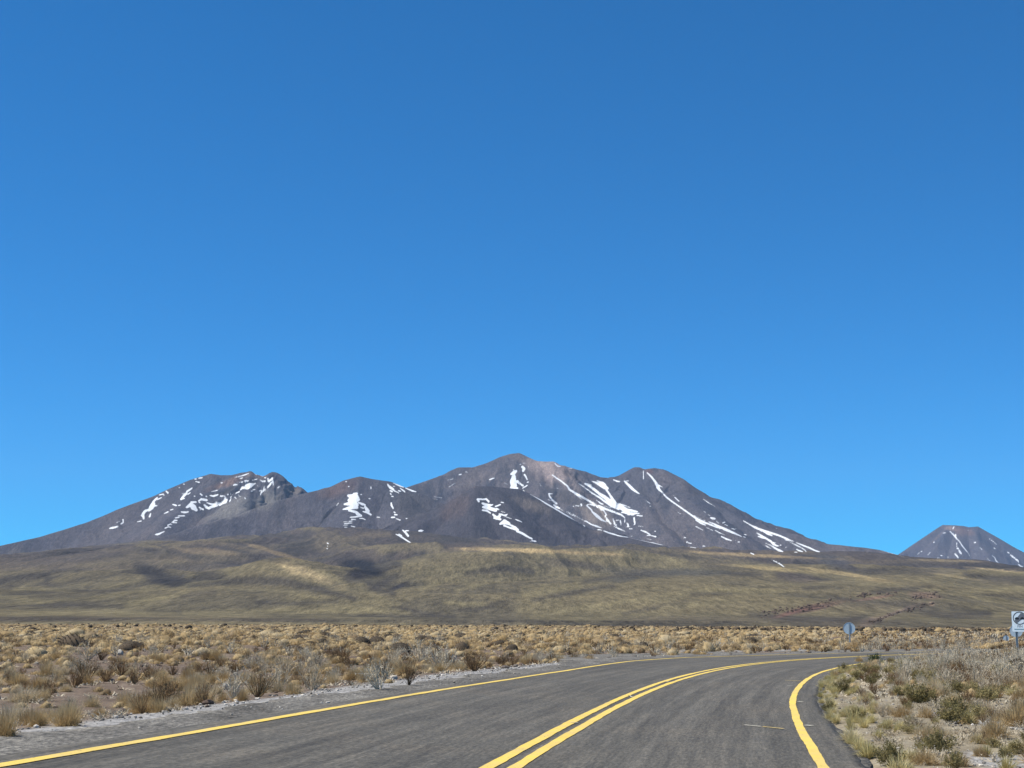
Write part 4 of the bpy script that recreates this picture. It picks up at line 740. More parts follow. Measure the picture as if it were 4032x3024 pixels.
def cushion(seed, leaves=1100):
    """a low dense cushion shrub: a lumpy woody dome covered by short twigs"""
    V, Fc = ico(3); r = np.random.default_rng(seed)
    V = V*(1+.15*n3(V, 1.4, seed))[:, None]; V = V*[.80, .80, .80]; V[:, 2] = np.maximum(V[:, 2], -.1); bl = np.full(len(V), .2)
    k = r.integers(0, len(V), leaves); k = k[V[k, 2] > 0]; P = V[k]; q = P/np.linalg.norm(P, axis=1)[:, None]+r.normal(size=P.shape)*.45
    s = np.cross(q, r.normal(size=P.shape)); s /= np.linalg.norm(s, axis=1)[:, None]; s *= .016
    n = len(P); T = np.stack([P*.95-s, P*.95+s, P+q*(.08+.12*r.random((n, 1)))], 1).reshape(-1, 3)
    return np.concatenate([V, T]), np.concatenate([Fc, np.arange(n*3).reshape(-1, 3)+len(V)]), np.concatenate([bl, np.repeat(r.random(n), 3)])

build_mountains()

def mat_plant(name, stops, rough=.85, trans=0.0, blend=.62):
    m = M(name, rough, .15)
    oi = m.n('ShaderNodeObjectInfo').outputs['Random']
    a = m.math('FRACT', m.math('ADD', m.math('ADD', oi, m.attr('rnd')), 0.0))
    f = m.math('ADD', m.math('MULTIPLY', a, blend), m.math('MULTIPLY', m.attr('bl'), 1-blend))
    c = m.ramp(f, stops)
    c = m.mix(.35, c, m.ramp(m.noise(3.0, 3, .6, m.pos()), [(.3, (.75, .75, .75)), (.7, (1.25, 1.25, 1.25))]), 'MULTIPLY'); m.col(c)
    if trans:
        tr = m.n('ShaderNodeBsdfTranslucent'); m.link(c, tr.inputs[0]); mx = m.n('ShaderNodeMixShader'); mx.inputs[0].default_value = trans
        m.link(m.b.outputs[0], mx.inputs[1]); m.link(tr.outputs[0], mx.inputs[2]); m.link(mx.outputs[0], m.t.nodes['Material Output'].inputs[0])
    return m.m
MT = {
 'tussock': mat_plant('dry_golden_grass', [(0, (.17, .125, .08)), (.15, (.30, .225, .135)), (.35, (.42, .30, .15)), (.6, (.47, .36, .20)), (.85, (.52, .43, .28)), (1, (.50, .43, .32))], trans=.3),
 'grey': mat_plant('grey_twigs', [(0, (.33, .265, .185)), (.4, (.45, .38, .275)), (.7, (.54, .475, .36)), (1, (.45, .415, .34))]),
 'brown': mat_plant('brown_twigs', [(0, (.085, .058, .037)), (.35, (.15, .095, .05)), (.65, (.22, .135, .07)), (1, (.25, .19, .10))]),
 'olive': mat_plant('olive_leaves', [(0, (.105, .092, .042)), (.3, (.19, .16, .068)), (.6, (.30, .25, .115)), (1, (.42, .35, .18))], trans=.25),
 'green': mat_plant('dark_green_leaves', [(0, (.045, .065, .028)), (.5, (.07, .095, .038)), (1, (.11, .13, .05))]),
 'grass': mat_plant('yellow_green_grass', [(0, (.36, .31, .14)), (.4, (.48, .41, .19)), (.7, (.56, .48, .25)), (1, (.60, .52, .33))], trans=.3),
 'cushion': mat_plant('dark_cushion_twigs', [(0, (.045, .036, .026)), (.4, (.068, .053, .037)), (.7, (.105, .078, .052)), (1, (.14, .11, .075))]),
}
def mat_stone(name, stops):
    m = M(name, .9, .2); p = m.pos()
    oi = m.n('ShaderNodeObjectInfo').outputs['Random']; a = m.math('FRACT', m.math('ADD', oi, m.attr('rnd')))
    c = m.ramp(a, stops); n = m.noise(14, 5, .65, p)
    c = m.mix(.7, c, m.ramp(n, [(.3, (.6, .6, .6)), (.5, (1, 1, 1)), (.7, (1.35, 1.33, 1.3))]), 'MULTIPLY'); m.col(c); m.bump(n, .6, .03); return m.m
MT['stone'] = mat_stone('dark_stone', [(0, (.09, .065, .052)), (.35, (.15, .105, .082)), (.6, (.12, .102, .09)), (.85, (.23, .195, .16)), (1, (.29, .255, .215))])
MT['pale'] = mat_stone('pale_stone', [(0, (.36, .32, .26)), (.5, (.44, .39, .32)), (1, (.40, .38, .34))])
MT['slate'] = mat_stone('grey_blue_stone', [(0, (.19, .18, .165)), (1, (.27, .26, .24))])
MT['pebble'] = mat_stone('pebbles', [(0, (.12, .105, .09)), (.4, (.25, .225, .195)), (.75, (.42, .385, .335)), (1, (.64, .59, .52))])

NV = 7
PROTO = {  # near models, mid models and far models of each kind
 'tussock': ([blades(820, 100+i, .33+.035*(i % 3), 1, .25+.02*i, .0135, (2, 78), .34, .7) for i in range(NV)], [domed(190, 150+i, .038) for i in range(NV)], [domed(16, 170+i, .12) for i in range(NV)]),
 'grey': ([twigs(34, 200+i, 6, .020, (3, 62), 2, .026) for i in range(NV)], [twigs(13, 250+i, 4, .045, (3, 62), 1, .06) for i in range(NV)], [blades(12, 270+i, .6, 1, .2, .2, (3, 66), .02) for i in range(NV)]),
 'brown': ([twigs(40, 300+i, 5, .024, (2, 52), 1, .030, .8) for i in range(NV)], [twigs(14, 350+i, 4, .05, (2, 52), 1, .07, .8) for i in range(NV)], [blades(12, 370+i, .6, 1, .2, .22, (3, 66), .02) for i in range(NV)]),
 'olive': ([twigs(40, 400+i, 8, .018, (4, 76), 6, .048, .7) for i in range(NV)], [twigs(14, 450+i, 5, .03, (4, 76), 2, .10, .7) for i in range(NV)], [blades(14, 470+i, .7, 1, .25, .25, (3, 76), .05) for i in range(NV)]),
 'grass': ([blades(200, 500+i, .45, 1, .16, .022, (2, 62), .3) for i in range(NV)], [blades(50, 550+i, .45, 1, .2, .07, (2, 62), .25) for i in range(NV)], [blades(12, 570+i, .5, 1, .2, .25, (2, 70), .2) for i in range(NV)]),
 'cushion': ([cushion(600+i) for i in range(NV)], [cushion(650+i, 420) for i in range(4)], [rock(670+i, 1, .8) for i in range(NV)]),
 'stone': ([rock(700+i, 2) for i in range(NV)], [rock(750+i, 1) for i in range(NV)], [rock(770+i, 1) for i in range(NV)]),
}
PROTO['green'] = PROTO['olive']; PROTO['pale'] = PROTO['stone']; PROTO['slate'] = PROTO['stone']
NAME = {'tussock': 'grass_tussock', 'grey': 'grey_shrub', 'brown': 'brown_shrub', 'olive': 'olive_shrub', 'green': 'green_shrub', 'grass': 'roadside_grass', 'cushion': 'cushion_shrub', 'stone': 'stone', 'pale': 'pale_stone', 'slate': 'boulder'}
CAT = {'tussock': 'tussock', 'grey': 'shrub', 'brown': 'shrub', 'olive': 'shrub', 'green': 'shrub', 'grass': 'grass clump', 'cushion': 'shrub', 'stone': 'stone', 'pale': 'stone', 'slate': 'boulder'}
_mesh = {}
def proto_mesh(kind, lod, v):
    if (kind, lod, v) not in _mesh:
        V, Fc, bl = PROTO[kind][lod][v % len(PROTO[kind][lod])]
        o = mesh_np(NAME[kind], V, Fc, MT[kind], smooth=kind not in ('stone', 'pale', 'slate'), attrs={'bl': bl})
        _mesh[(kind, lod, v)] = o.data; bpy.data.objects.remove(o)
    return _mesh[(kind, lod, v)]
def plant(kind, x, y, h, wide, label, group=None, lod=0, v=None, rz=None):
    """one plant or stone standing on the ground: h = height, wide = width relative to the model's own"""
    v = int(rng.integers(NV)) if v is None else v
    o = bpy.data.objects.new(NAME[kind], proto_mesh(kind, lod, v)); C.objects.link(o)
    o.location = (x, y, float(ground_h(np.array([x]), np.array([y]))[0])-.015*h)
    o.rotation_euler = (float(rng.normal()*.06), float(rng.normal()*.06), float(rng.random()*2*PI) if rz is None else rz); o.scale = (h*wide, h*wide, h)
    tag(o, label, CAT[kind], group, 'thing'); return o
def at(px, py):
    x, y = ground_at(px, py)
    for _ in range(4):
        z = float(ground_h(np.array([x]), np.array([y]))[0]); x, y = ground_at(px, py, z)
    return float(x), float(y)
# plants and stones that stand out in the photo: kind, foot of the plant, height in photo pixels, relative width, label
HERO = [
 ('tussock', 23, 2903, 92, 1.0, 'tan grass tussock on the gravel verge, cut by the left edge of the photo'),
 ('tussock', 149, 2876, 90, .85, 'round tan tussock on the verge, middle one of three in a row at lower left'),
 ('tussock', 262, 2867, 96, 1.05, 'widest tan tussock of the verge row, right one of three at lower left'),
 ('tussock', 556, 2821, 78, 1.2, 'loose pale straw tussock sprawling beside the gravel shoulder'),
 ('tussock', 624, 2815, 74, .8, 'upright ochre tussock against the right side of a sprawling straw tussock'),
 ('tussock', 687, 2803, 58, .8, 'small leaning ochre tussock at the end of the roadside clump of three'),
 ('tussock', 737, 2776, 36, .8, 'little yellow tussock alone just behind the roadside clump'),
 ('tussock', 181, 2663, 80, .85, 'bright golden tussock with dark foot beside the dark brown twiggy shrub'),
 ('tussock', 954, 2767, 66, .75, 'upright tussock on the verge beside the grey blue boulder'),
 ('tussock', 764, 2645, 58, .9, 'golden tussock with dark foot on bare brown soil'),
 ('tussock', 845, 2636, 34, 1.0, 'small round golden tussock right of a larger one on bare soil'),
 ('tussock', 963, 2682, 54, 1.0, 'golden brown tussock just behind the grey blue boulder'),
 ('tussock', 90, 2764, 80, 1.3, 'big pale blond feathery tussock on stony soil near the left edge'),
 ('tussock', 1154, 2736, 74, .9, 'tan tussock at the road verge below the twin grey shrubs'),
 ('tussock', 1443, 2604, 50, 1.2, 'rounded orange gold tussock right of the smooth pale boulder'),
 ('tussock', 3382, 2606, 32, 1.0, 'blond tussock beside the road, just left of the dark green bush'),
 ('tussock', 3289, 2667, 38, 1.0, 'yellow tussock at the end of the inner yellow line'),
 ('tussock', 3835, 2850, 44, .9, 'bright yellow tussock beside the bare pale gravel patch'),
 ('tussock', 3961, 2570, 26, 1.5, 'flat yellow tussock at the foot of the white road sign'),
 ('brown', 339, 2682, 84, 1.1, 'dark brown twiggy shrub left of a silvery grey one'),
 ('brown', 597, 2682, 60, 1.2, 'brown shrub with golden tips in the middle of the left plain'),
 ('brown', 1610, 2698, 78, .75, 'ochre brown shrub with bare dark stems at the gravel shoulder'),
 ('brown', 1353, 2598, 52, 1.1, 'rust red twiggy shrub behind the smooth pale boulder'),
 ('brown', 1868, 2645, 72, 1.0, 'dark olive brown shrub near the middle of the outer verge'),
 ('brown', 4003, 2794, 62, 1.0, 'dark brown upright shrub at the right edge above the gravel patch'),
 ('brown', 3912, 2873, 52, .9, 'thin brown twiggy shrub standing in the pale gravel patch'),
 ('grey', 343, 2601, 66, 1.0, 'silvery grey shrub behind the dark brown twiggy shrub'),
 ('grey', 601, 2583, 46, 1.1, 'silver grey shrub right of the pale stone on the left plain'),
 ('grey', 1122, 2660, 86, .9, 'mauve grey feathery shrub, left one of the twin shrubs'),
 ('grey', 1203, 2673, 76, .75, 'mauve grey upright shrub, right one of the twin shrubs'),
 ('grey', 1493, 2714, 118, .85, 'tallest pale grey shrub at the edge of the gravel shoulder'),
 ('grey', 1741, 2646, 106, 1.05, 'broad tan grey shrub on the outer verge'),
 ('grey', 1651, 2605, 84, 1.05, 'pale feathery shrub behind the broad tan grey shrub'),
 ('grey', 1556, 2614, 62, 1.1, 'bluish grey shrub behind the tallest pale shrub'),
 ('grey', 3765, 2585, 66, 1.2, 'large grey brown shrub standing up against the plain on the right'),
 ('grey', 3700, 2655, 72, 1.0, 'pale grey shrub in the middle of the right hand thicket'),
 ('grey', 3863, 2664, 78, 1.0, 'tan grey shrub below the large grey brown one on the right'),
 ('grey', 3933, 2706, 84, 1.0, 'tall tan shrub in the thicket above the pale gravel patch'),
 ('grey', 3985, 2600, 60, 1.2, 'broad tan shrub at the right edge below the white sign'),
 ('grey', 3870, 2596, 54, 1.2, 'tan shrub standing between the large grey brown one and the right edge'),
 ('grey', 3700, 2598, 56, 1.3, 'spreading tan shrub beside the one that hides the end of the road'),
 ('grey', 3640, 2600, 56, 1.2, 'pale grey shrub hiding the far end of the road'),
 ('cushion', 289, 2549, 42, 1.6, 'broad dark cushion shrub, the widest dark mound on the left plain'),
 ('cushion', 1529, 2515, 22, 1.1, 'dark rounded cushion shrub far out on the plain'),
 ('cushion', 1086, 2496, 18, 1.4, 'dark cushion shrub near the far edge of the plain'),
 ('cushion', 1276, 2508, 18, 1.3, 'brown cushion shrub halfway between two darker ones on the far plain'),
 ('brown', 1036, 2698, 44, 1.3, 'low dark brown shrub near the verge left of the tan tussock'),
 ('cushion', 1690, 2528, 22, 1.5, 'long dark cushion shrub behind the feathery grey shrubs'),
 ('cushion', 2420, 2516, 20, 1.2, 'dark cushion shrub with a long flank on the plain beyond the bend'),
 ('pale', 1371, 2620, 30, 1.3, 'smooth pale boulder in front of the rust red shrub'),
 ('pale', 470, 2578, 34, 1.3, 'cream white stone among tussocks on the left plain'),
 ('pale', 2258, 2558, 16, 1.2, 'small white stone near the verge beyond the middle of the bend'),
 ('pale', 1868, 2553, 14, 1.4, 'small white stone lying on the plain behind the verge shrubs'),
 ('slate', 890, 2716, 50, 1.0, 'grey blue boulder on the verge among tussocks'),
 ('green', 3446, 2616, 40, .9, 'dark green leafy bush at the inner edge of the road'),
 ('olive', 3322, 2645, 40, .8, 'dark olive bush at the inner road edge near the end of the yellow line'),
 ('olive', 3448, 2645, 30, 1.2, 'low olive bush in front of the dark green one'),
 ('olive', 3312, 2728, 60, .8, 'olive bush beside the inner road edge halfway along the bend'),
 ('olive', 3263, 2803, 46, .9, 'small olive bush at the broken road edge'),
 ('olive', 3620, 2768, 88, 1.05, 'large olive bush in the middle of the right verge'),
 ('olive', 3756, 2824, 92, .85, 'large yellowish olive bush beside the yellow tussock'),
 ('olive', 3499, 3016, 112, .75, 'large dark olive bush at the bottom of the photo'),
 ('olive', 3700, 2964, 100, .85, 'tall olive bush behind the bottom right corner plants'),
 ('olive', 3765, 3030, 78, .9, 'yellow green bush at the bottom edge of the photo'),
 ('olive', 3960, 2990, 60, .9, 'grey olive bush on pale gravel in the lower right corner'),
 ('grass', 3382, 2952, 74, 1.1, 'thick yellow green grass clump at the inner road edge near the bottom'),
 ('grass', 3350, 2873, 70, .8, 'pale yellow upright grass clump beside the inner road edge'),
 ('grass', 3430, 2975, 60, 1.0, 'yellow green grass clump behind the large dark olive bush'),
 ('grass', 3290, 2842, 40, 1.0, 'low straw coloured grass clump at the crumbling road edge'),
]
hero_xy = []
for kind, px, py, hp, wd, lab in HERO:
    x, y = at(px, py); h = hp*math.hypot(x, y)/F*(.8 if kind in ('grey', 'olive', 'brown') and px > 3200 else 1)
    k = {'pale': .85, 'slate': .72, 'stone': 1.2, 'cushion': 1.15}.get(kind, 1.0)
    plant(kind, x, y, h*k, wd, lab, v=len(hero_xy) % NV); hero_xy.append((x, y, h*wd*.5))
hero_xy = np.array(hero_xy)

def scatter(dens_max, r0, r1, dens, amax=25.0):
    a = math.radians(amax); n = rng.poisson(dens_max*a*(r1*r1-r0*r0))
    R = np.sqrt(r0*r0+(r1*r1-r0*r0)*rng.random(n)); A = (rng.random(n)*2-1)*a
    X, Y = R*np.sin(A), R*np.cos(A); d, st = road_sd(X, Y)
    k = rng.random(n)*dens_max < dens(X, Y, d, R, st); X, Y = X[k], Y[k]
    near = ((X[:, None]-hero_xy[None, :, 0])**2+(Y[:, None]-hero_xy[None, :, 1])**2 < (hero_xy[None, :, 2]*.8+.05)**2).any(1)
    return X[~near], Y[~near]
LEFT0, RIGHT0 = 4.75, 3.95
def clump(X, Y, s, sd): return sstep(-.35, .35, fbm(X/s, Y/s, 3, sd))
def is_left(d, st): return d > LEFT0
def is_right(d): return d < -RIGHT0
def dn_tussock(X, Y, d, R, st):
    l = (1.75-.6*sstep(40, 80, R))*clump(X, Y, 2.2, 301)*sstep(LEFT0-.2, LEFT0+.9, d) + .12*sstep(45, 90, R)*(d > LEFT0+.6)
    g = np.where((d > LEFT0) & (R > 55) & (d < 11), .35, 1)
    r = np.where(R > 64, .8*clump(X, Y, 5, 303), (1.6+.2*sstep(34, 46, R))*clump(X, Y, 2.5, 302))*(d < -RIGHT0-.3)
    far_r = 1-.62*sstep(.19, .25, np.arctan2(X, Y))*sstep(55, 75, R)
    return np.where(d > 0, l*g, r)*far_r
def dn_grey(X, Y, d, R, st):
    l = np.where(d < 10.5, .15, .11)*clump(X, Y, 4, 311)*(d > LEFT0+.2)
    r = np.where(R > 64, (.2), 1.0*clump(X, Y, 3, 312)*sstep(4.5, 9, -d)+.12+.9*sstep(36, 46, R)*sstep(4.6, 6, -d)*sstep(RIGHT0+.6, 7, -d))*(d < -RIGHT0-.5)
    return np.where(d > 0, l, r)*(1+2.2*sstep(.19, .25, np.arctan2(X, Y))*sstep(55, 75, R))
def dn_brown(X, Y, d, R, st):
    return (1+1.2*sstep(.19, .25, np.arctan2(X, Y))*sstep(55, 75, R))*np.where(d > 0, .15*(d > LEFT0+.3), np.where(R > 64, .3, .75)*(d < -RIGHT0-.5))
def dn_olive(X, Y, d, R, st): return np.where((d < -RIGHT0) & (R < 70), (.62*clump(X, Y, 2.2, 321)*sstep(13, 5, -d)+.13), 0)
def dn_grass(X, Y, d, R, st): return np.where((d < -RIGHT0+.28) & (d > -RIGHT0-9) & (R < 66), 3.0*sstep(RIGHT0+1.2, RIGHT0-.2, -d)+1.1*clump(X, Y, 1.4, 325), 0)
def dn_cushion(X, Y, d, R, st): return np.where(d > 0, (.012*(d > 9)*(R > 58)*clump(X, Y, 9, 331)*2), .006*(d < -7))
def dn_stone(X, Y, d, R, st): return np.where(d > 0, 1.3*(d > LEFT0)*clump(X, Y, 3, 341), .5*(d < -RIGHT0-.3)*clump(X, Y, 3, 342))
def dn_pale(X, Y, d, R, st): return .018*((d > LEFT0) | (d < -RIGHT0-.5))
SPEC = {  # kind: (max density, far limit, density, height range, width range)
 'tussock': (2.1, 235, dn_tussock, (.16, .43), (.85, 1.3)), 'grey': (1.75, 235, dn_grey, (.28, .62), (.7, 1.1)), 'brown': (.85, 235, dn_brown, (.2, .42), (.8, 1.3)),
 'olive': (1.15, 75, dn_olive, (.2, .42), (.8, 1.2)), 'grass': (5.4, 70, dn_grass, (.10, .26), (.8, 1.4)), 'cushion': (.06, 235, dn_cushion, (.25, .55), (.9, 1.6)),
 'stone': (1.3, 110, dn_stone, (.03, .125), (1.0, 2.2)), 'pale': (.018, 110, dn_pale, (.05, .16), (1.0, 1.8))}
LAB = {('tussock', 0): 'golden dry grass tussock on the stony plain along the outer side of the road', ('tussock', 1): 'straw coloured grass tussock among shrubs inside the bend',
       ('grey', 0): 'pale grey twiggy shrub on the plain along the outer side of the road', ('grey', 1): 'tan grey twiggy shrub in the thicket inside the bend',
       ('brown', 0): 'dark brown twiggy shrub among golden tussocks along the outer side of the road', ('brown', 1): 'brown twiggy shrub in the thicket inside the bend',
       ('olive', 1): 'olive leafy bush on the verge inside the bend', ('grass', 1): 'low yellow green grass clump along the inner road edge',
       ('cushion', 0): 'dark low cushion shrub on the plain along the outer side of the road', ('cushion', 1): 'dark low cushion shrub on the plain inside the bend',
       ('stone', 0): 'dark stone on brown soil along the outer side of the road', ('stone', 1): 'dark stone between shrubs inside the bend',
       ('pale', 0): 'pale stone on the plain along the outer side of the road', ('pale', 1): 'pale stone between shrubs inside the bend'}
GROUP = {'tussock': 'golden grass tussocks of the plain', 'grey': 'grey twiggy shrubs', 'brown': 'brown twiggy shrubs', 'olive': 'olive bushes inside the bend', 'grass': 'grass clumps along the inner road edge', 'cushion': 'dark cushion shrubs', 'stone': 'dark stones', 'pale': 'pale stones'}
REST = {'tussock': ('dry_grass', 'mass of golden dry grass covering the distant plain'), 'grey': ('shrubbery', 'mass of pale grey brush on the distant plain'), 'brown': ('undergrowth', 'mass of brown brush on the distant plain'),
        'olive': ('ground_cover', 'mass of olive brush inside the bend'), 'grass': ('grass', 'short yellow green grass along the inner road edge'), 'cushion': ('heath', 'dark low brush scattered over the distant plain'),
        'stone': ('rubble', 'dark stones scattered over the plain'), 'pale': ('gravel', 'pale stones scattered over the plain')}
def rest_mesh(name, label, kind, X, Y, Hh, Wd, lodR=(55, 120)):
    """everything too far off to count, as one object"""
    Vs, Fs, Bs, Rs = [], [], [], []; c = 0
    Z = ground_h(X, Y); R = np.hypot(X, Y)
    for lod in (0, 1, 2):
        lo, hi = ((0, lodR[0]), lodR, (lodR[1], 1e9))[lod]
        idx = np.where((R >= lo) & (R < hi))[0]
        P = PROTO[kind][max(lod, 1) if kind not in ('stone', 'pale') else max(lod, 1)]
        for v in range(len(P)):
            k = idx[v::len(P)]
            if not len(k): continue
            V, Fc, bl = P[v]; th = rng.random(len(k))*2*PI; cs, sn = np.cos(th), np.sin(th)
            wx, hz = (Hh*Wd)[k], Hh[k]
            x = X[k, None]+wx[:, None]*(V[None, :, 0]*cs[:, None]-V[None, :, 1]*sn[:, None]); y = Y[k, None]+wx[:, None]*(V[None, :, 0]*sn[:, None]+V[None, :, 1]*cs[:, None]); z = Z[k, None]-.015+hz[:, None]*V[None, :, 2]
            Vs.append(np.stack([x, y, z], -1).reshape(-1, 3)); Fs.append((Fc[None]+(np.arange(len(k))*len(V))[:, None, None]).reshape(-1, 3)+c); c += len(k)*len(V)
            Bs.append(np.tile(bl, len(k))); Rs.append(np.repeat(rng.random(len(k)), len(V)))
    o = mesh_np(name, np.concatenate(Vs), np.concatenate(Fs), MT[kind], smooth=kind not in ('stone', 'pale'), attrs={'bl': np.concatenate(Bs), 'rnd': np.concatenate(Rs)})
    tag(o, label, None, None, 'stuff')
for kind, (dm, far, dens, hr, wr) in SPEC.items():
    X, Y = scatter(dm, 9.0, far, dens)
    n = len(X); Hh = hr[0]+(hr[1]-hr[0])*rng.random(n)**1.3; Wd = wr[0]+(wr[1]-wr[0])*rng.random(n)
    d, st = road_sd(X, Y); R = np.hypot(X, Y)
    if kind in ('grey', 'olive', 'tussock', 'brown'): Hh = Hh*np.where((np.abs(d) < 5.5), .7, 1)
    if kind == 'tussock': Wd = Wd*(1+.7*sstep(50, 130, R)*rng.random(n)); Hh = Hh*(1+.15*sstep(60, 160, R))*np.where(R > 50, np.exp(.3*rng.normal(size=n)), 1)
    if kind in ('grey', 'brown', 'olive'): Hh = np.where((d < 0) & (R < 70), Hh*(.68+.42*sstep(32, 46, R)), Hh)
    px, py = project(X, Y, ground_h(X, Y)+Hh*.5)
    inside = (px > -60) & (px < 4090) & (py < 3080)
    size = np.where(inside, Hh*np.sqrt(Wd)/R, 0)
    order = np.argsort(-size); heroes = sum(1 for hh in HERO if hh[0] == kind)
    ind = order[:300-heroes]; ind = ind[size[ind] > 0]; rest = np.setdiff1d(np.arange(n), ind)
    for i in ind:
        side = 0 if d[i] > 0 else 1
        plant(kind, X[i], Y[i], Hh[i], Wd[i], LAB.get((kind, side)) or LAB[(kind, 1-side)], GROUP[kind], 0 if R[i] < 60 else 1)
    if kind == 'tussock':                    # the plain goes on to its far edge
        X2, Y2 = scatter(.34, 235, 470, lambda X, Y, d, R, st: .26*clump(X, Y, 18, 351)*(1-.5*sstep(.19, .25, np.arctan2(X, Y)))+.03)
        n2 = len(X2); H2 = .26*np.exp(.45*rng.normal(size=n2))
        X = np.concatenate([X[rest], X2]); Y = np.concatenate([Y[rest], Y2]); Hh = np.concatenate([Hh[rest], H2]); Wd = np.concatenate([Wd[rest], 1.0+1.6*rng.random(n2)]); rest = np.arange(len(X))
    if kind == 'cushion':
        X2, Y2 = scatter(.055, 235, 470, lambda X, Y, d, R, st: (.004+np.where(X > 30, .05*np.exp(-((R-285)/22)**2), 0)))
        n2 = len(X2); X = np.concatenate([X[rest], X2]); Y = np.concatenate([Y[rest], Y2]); Hh = np.concatenate([Hh[rest], (.3+.3*rng.random(n2))]); Wd = np.concatenate([Wd[rest], 1.2+1.6*rng.random(n2)]); rest = np.arange(len(X))
    if len(rest): rest_mesh(*REST[kind], kind, X[rest], Y[rest], Hh[rest], Wd[rest])
# brittle litter of dead twigs under the shrubs
X, Y = scatter(13, 9, 62, lambda X, Y, d, R, st: np.where(d < 0, 13*clump(X, Y, 1.3, 371)*(d < -RIGHT0-.1), 3.0*clump(X, Y, 1.6, 372)*(d > LEFT0+.1)), 23)
rest_mesh('dry_litter', 'tan litter of dead twigs and straw between the shrubs', 'grey', X, Y, .05+.07*rng.random(len(X)), 1.3+.9*rng.random(len(X)), (0, 30))
# loose gravel along the shoulders and on the bare patches
def dn_peb(X, Y, d, R, st):
    e = OFFL[st]
    l = 42*np.exp(-((d-(e+1.55))/.45)**2)+8*np.exp(-((d-(e+.55))/.12)**2)+2.5*((d > e+1.3) & (d < e+4))
    g = 0
    for px, py, sx, sy in ((3985, 2835, 1.3, 4.5), (3560, 2640, 1.6, 4), (3990, 3000, .9, 2.2)):
        gx, gy = ground_at(px, py); g = g+26*np.exp(-((X-gx)/sx)**2-((Y-gy)/sy)**2)
    return np.where(d > 0, l, np.where(d < -OFFR[st]-.6, 3+g+10*np.exp(-((-d-OFFR[st]-.75)/.2)**2), 0))
X, Y = scatter(46, 10, 46, dn_peb, 20.5)
V0, F0 = ico(1); V0 = V0*[1, .8, .6]
n = len(X); sz = .009+.03*rng.random(n)**3; th = rng.random(n)*2*PI
d, st = road_sd(X, Y); Z = np.maximum(ground_h(X, Y), np.where(d > 0, road_z(BANK[st], d)*(d < OFFL[st]+1.4), -1))
V0 = V0[None]*(1+.25*rng.normal(size=(n, len(V0), 1)))
x = X[:, None]+sz[:, None]*(V0[..., 0]*np.cos(th)[:, None]-V0[..., 1]*np.sin(th)[:, None]); y = Y[:, None]+sz[:, None]*(V0[..., 0]*np.sin(th)[:, None]+V0[..., 1]*np.cos(th)[:, None]); z = Z[:, None]+sz[:, None]*(V0[..., 2]+.35)
o = mesh_np('pebbles', np.stack([x, y, z], -1).reshape(-1, 3), (F0[None]+(np.arange(n)*V0.shape[1])[:, None, None]).reshape(-1, 3), MT['pebble'], smooth=False, attrs={'rnd': np.repeat(rng.random(n), V0.shape[1])})
tag(o, 'loose pebbles along the road verges and on bare gravel patches', None, None, 'stuff')

# ------------------------------------------------------------------ road signs
def mat_metal(name, c, rough=.5, metal=.6):
    m = M(name, rough, .4); n = m.noise(6, 4, .6, m.pos())
    m.b.inputs['Metallic'].default_value = metal
    m.col(m.mix(.35, c, m.ramp(n, [(.3, (.75, .75, .75)), (.7, (1.2, 1.2, 1.2))]), 'MULTIPLY')); return m.m
galv = mat_metal('galvanised_back', (.46, .55, .60), .55, .15); postm = mat_metal('steel_post', (.28, .33, .36), .6, .3)
white = mat_metal('white_sign_face', (.78, .87, .91), .45, 0); black = mat_metal('black_sign_paint', (.022, .025, .03), .5, 0)
greyp = mat_metal('grey_sign_paint', (.16, .175, .20), .5, 0); teal = mat_metal('faded_blue_grey_paint', (.24, .36, .42), .5, 0); bolt = mat_metal('bright_clamp', (.7, .72, .72), .35, .3)
def prism(name, outline, y0, y1, mat, parent):
    """an upright plate: outline in (x, z), thickness from y0 to y1"""
    n = len(outline); o2 = np.array(outline, float)
    me = bpy.data.meshes.new(name)
    V = [(x, y0, z) for x, z in o2]+[(x, y1, z) for x, z in o2]
    Fc = [tuple(range(n)), tuple(range(2*n-1, n-1, -1))]+[(i, i+n, (i+1) % n+n, (i+1) % n) for i in range(n)]
    me.from_pydata(V, [], Fc); me.materials.append(mat); me.update()
    import bmesh
    bm = bmesh.new(); bm.from_mesh(me); bmesh.ops.recalc_face_normals(bm, faces=bm.faces); bm.to_mesh(me); bm.free()
    o = bpy.data.objects.new(name, me); C.objects.link(o); o.parent = parent; return o
def circle(r, cx, cz, n=40): return [(cx+r*math.cos(2*PI*i/n), cz+r*math.sin(2*PI*i/n)) for i in range(n)]
def ring(name, r0, r1, cx, cz, y0, y1, mat, parent, n=48):
    V = []; Fc = []
    for i in range(n):
        a = 2*PI*i/n; c, s = math.cos(a), math.sin(a)
        V += [(cx+r0*c, y0, cz+r0*s), (cx+r1*c, y0, cz+r1*s), (cx+r1*c, y1, cz+r1*s), (cx+r0*c, y1, cz+r0*s)]
    for i in range(n):
        a, b = 4*i, 4*((i+1) % n)
        for k in range(4): Fc.append((a+k, b+k, b+(k+1) % 4, a+(k+1) % 4))
    me = bpy.data.meshes.new(name); me.from_pydata(V, [], Fc); me.materials.append(mat); me.update()
    o = bpy.data.objects.new(name, me); C.objects.link(o); o.parent = parent; return o
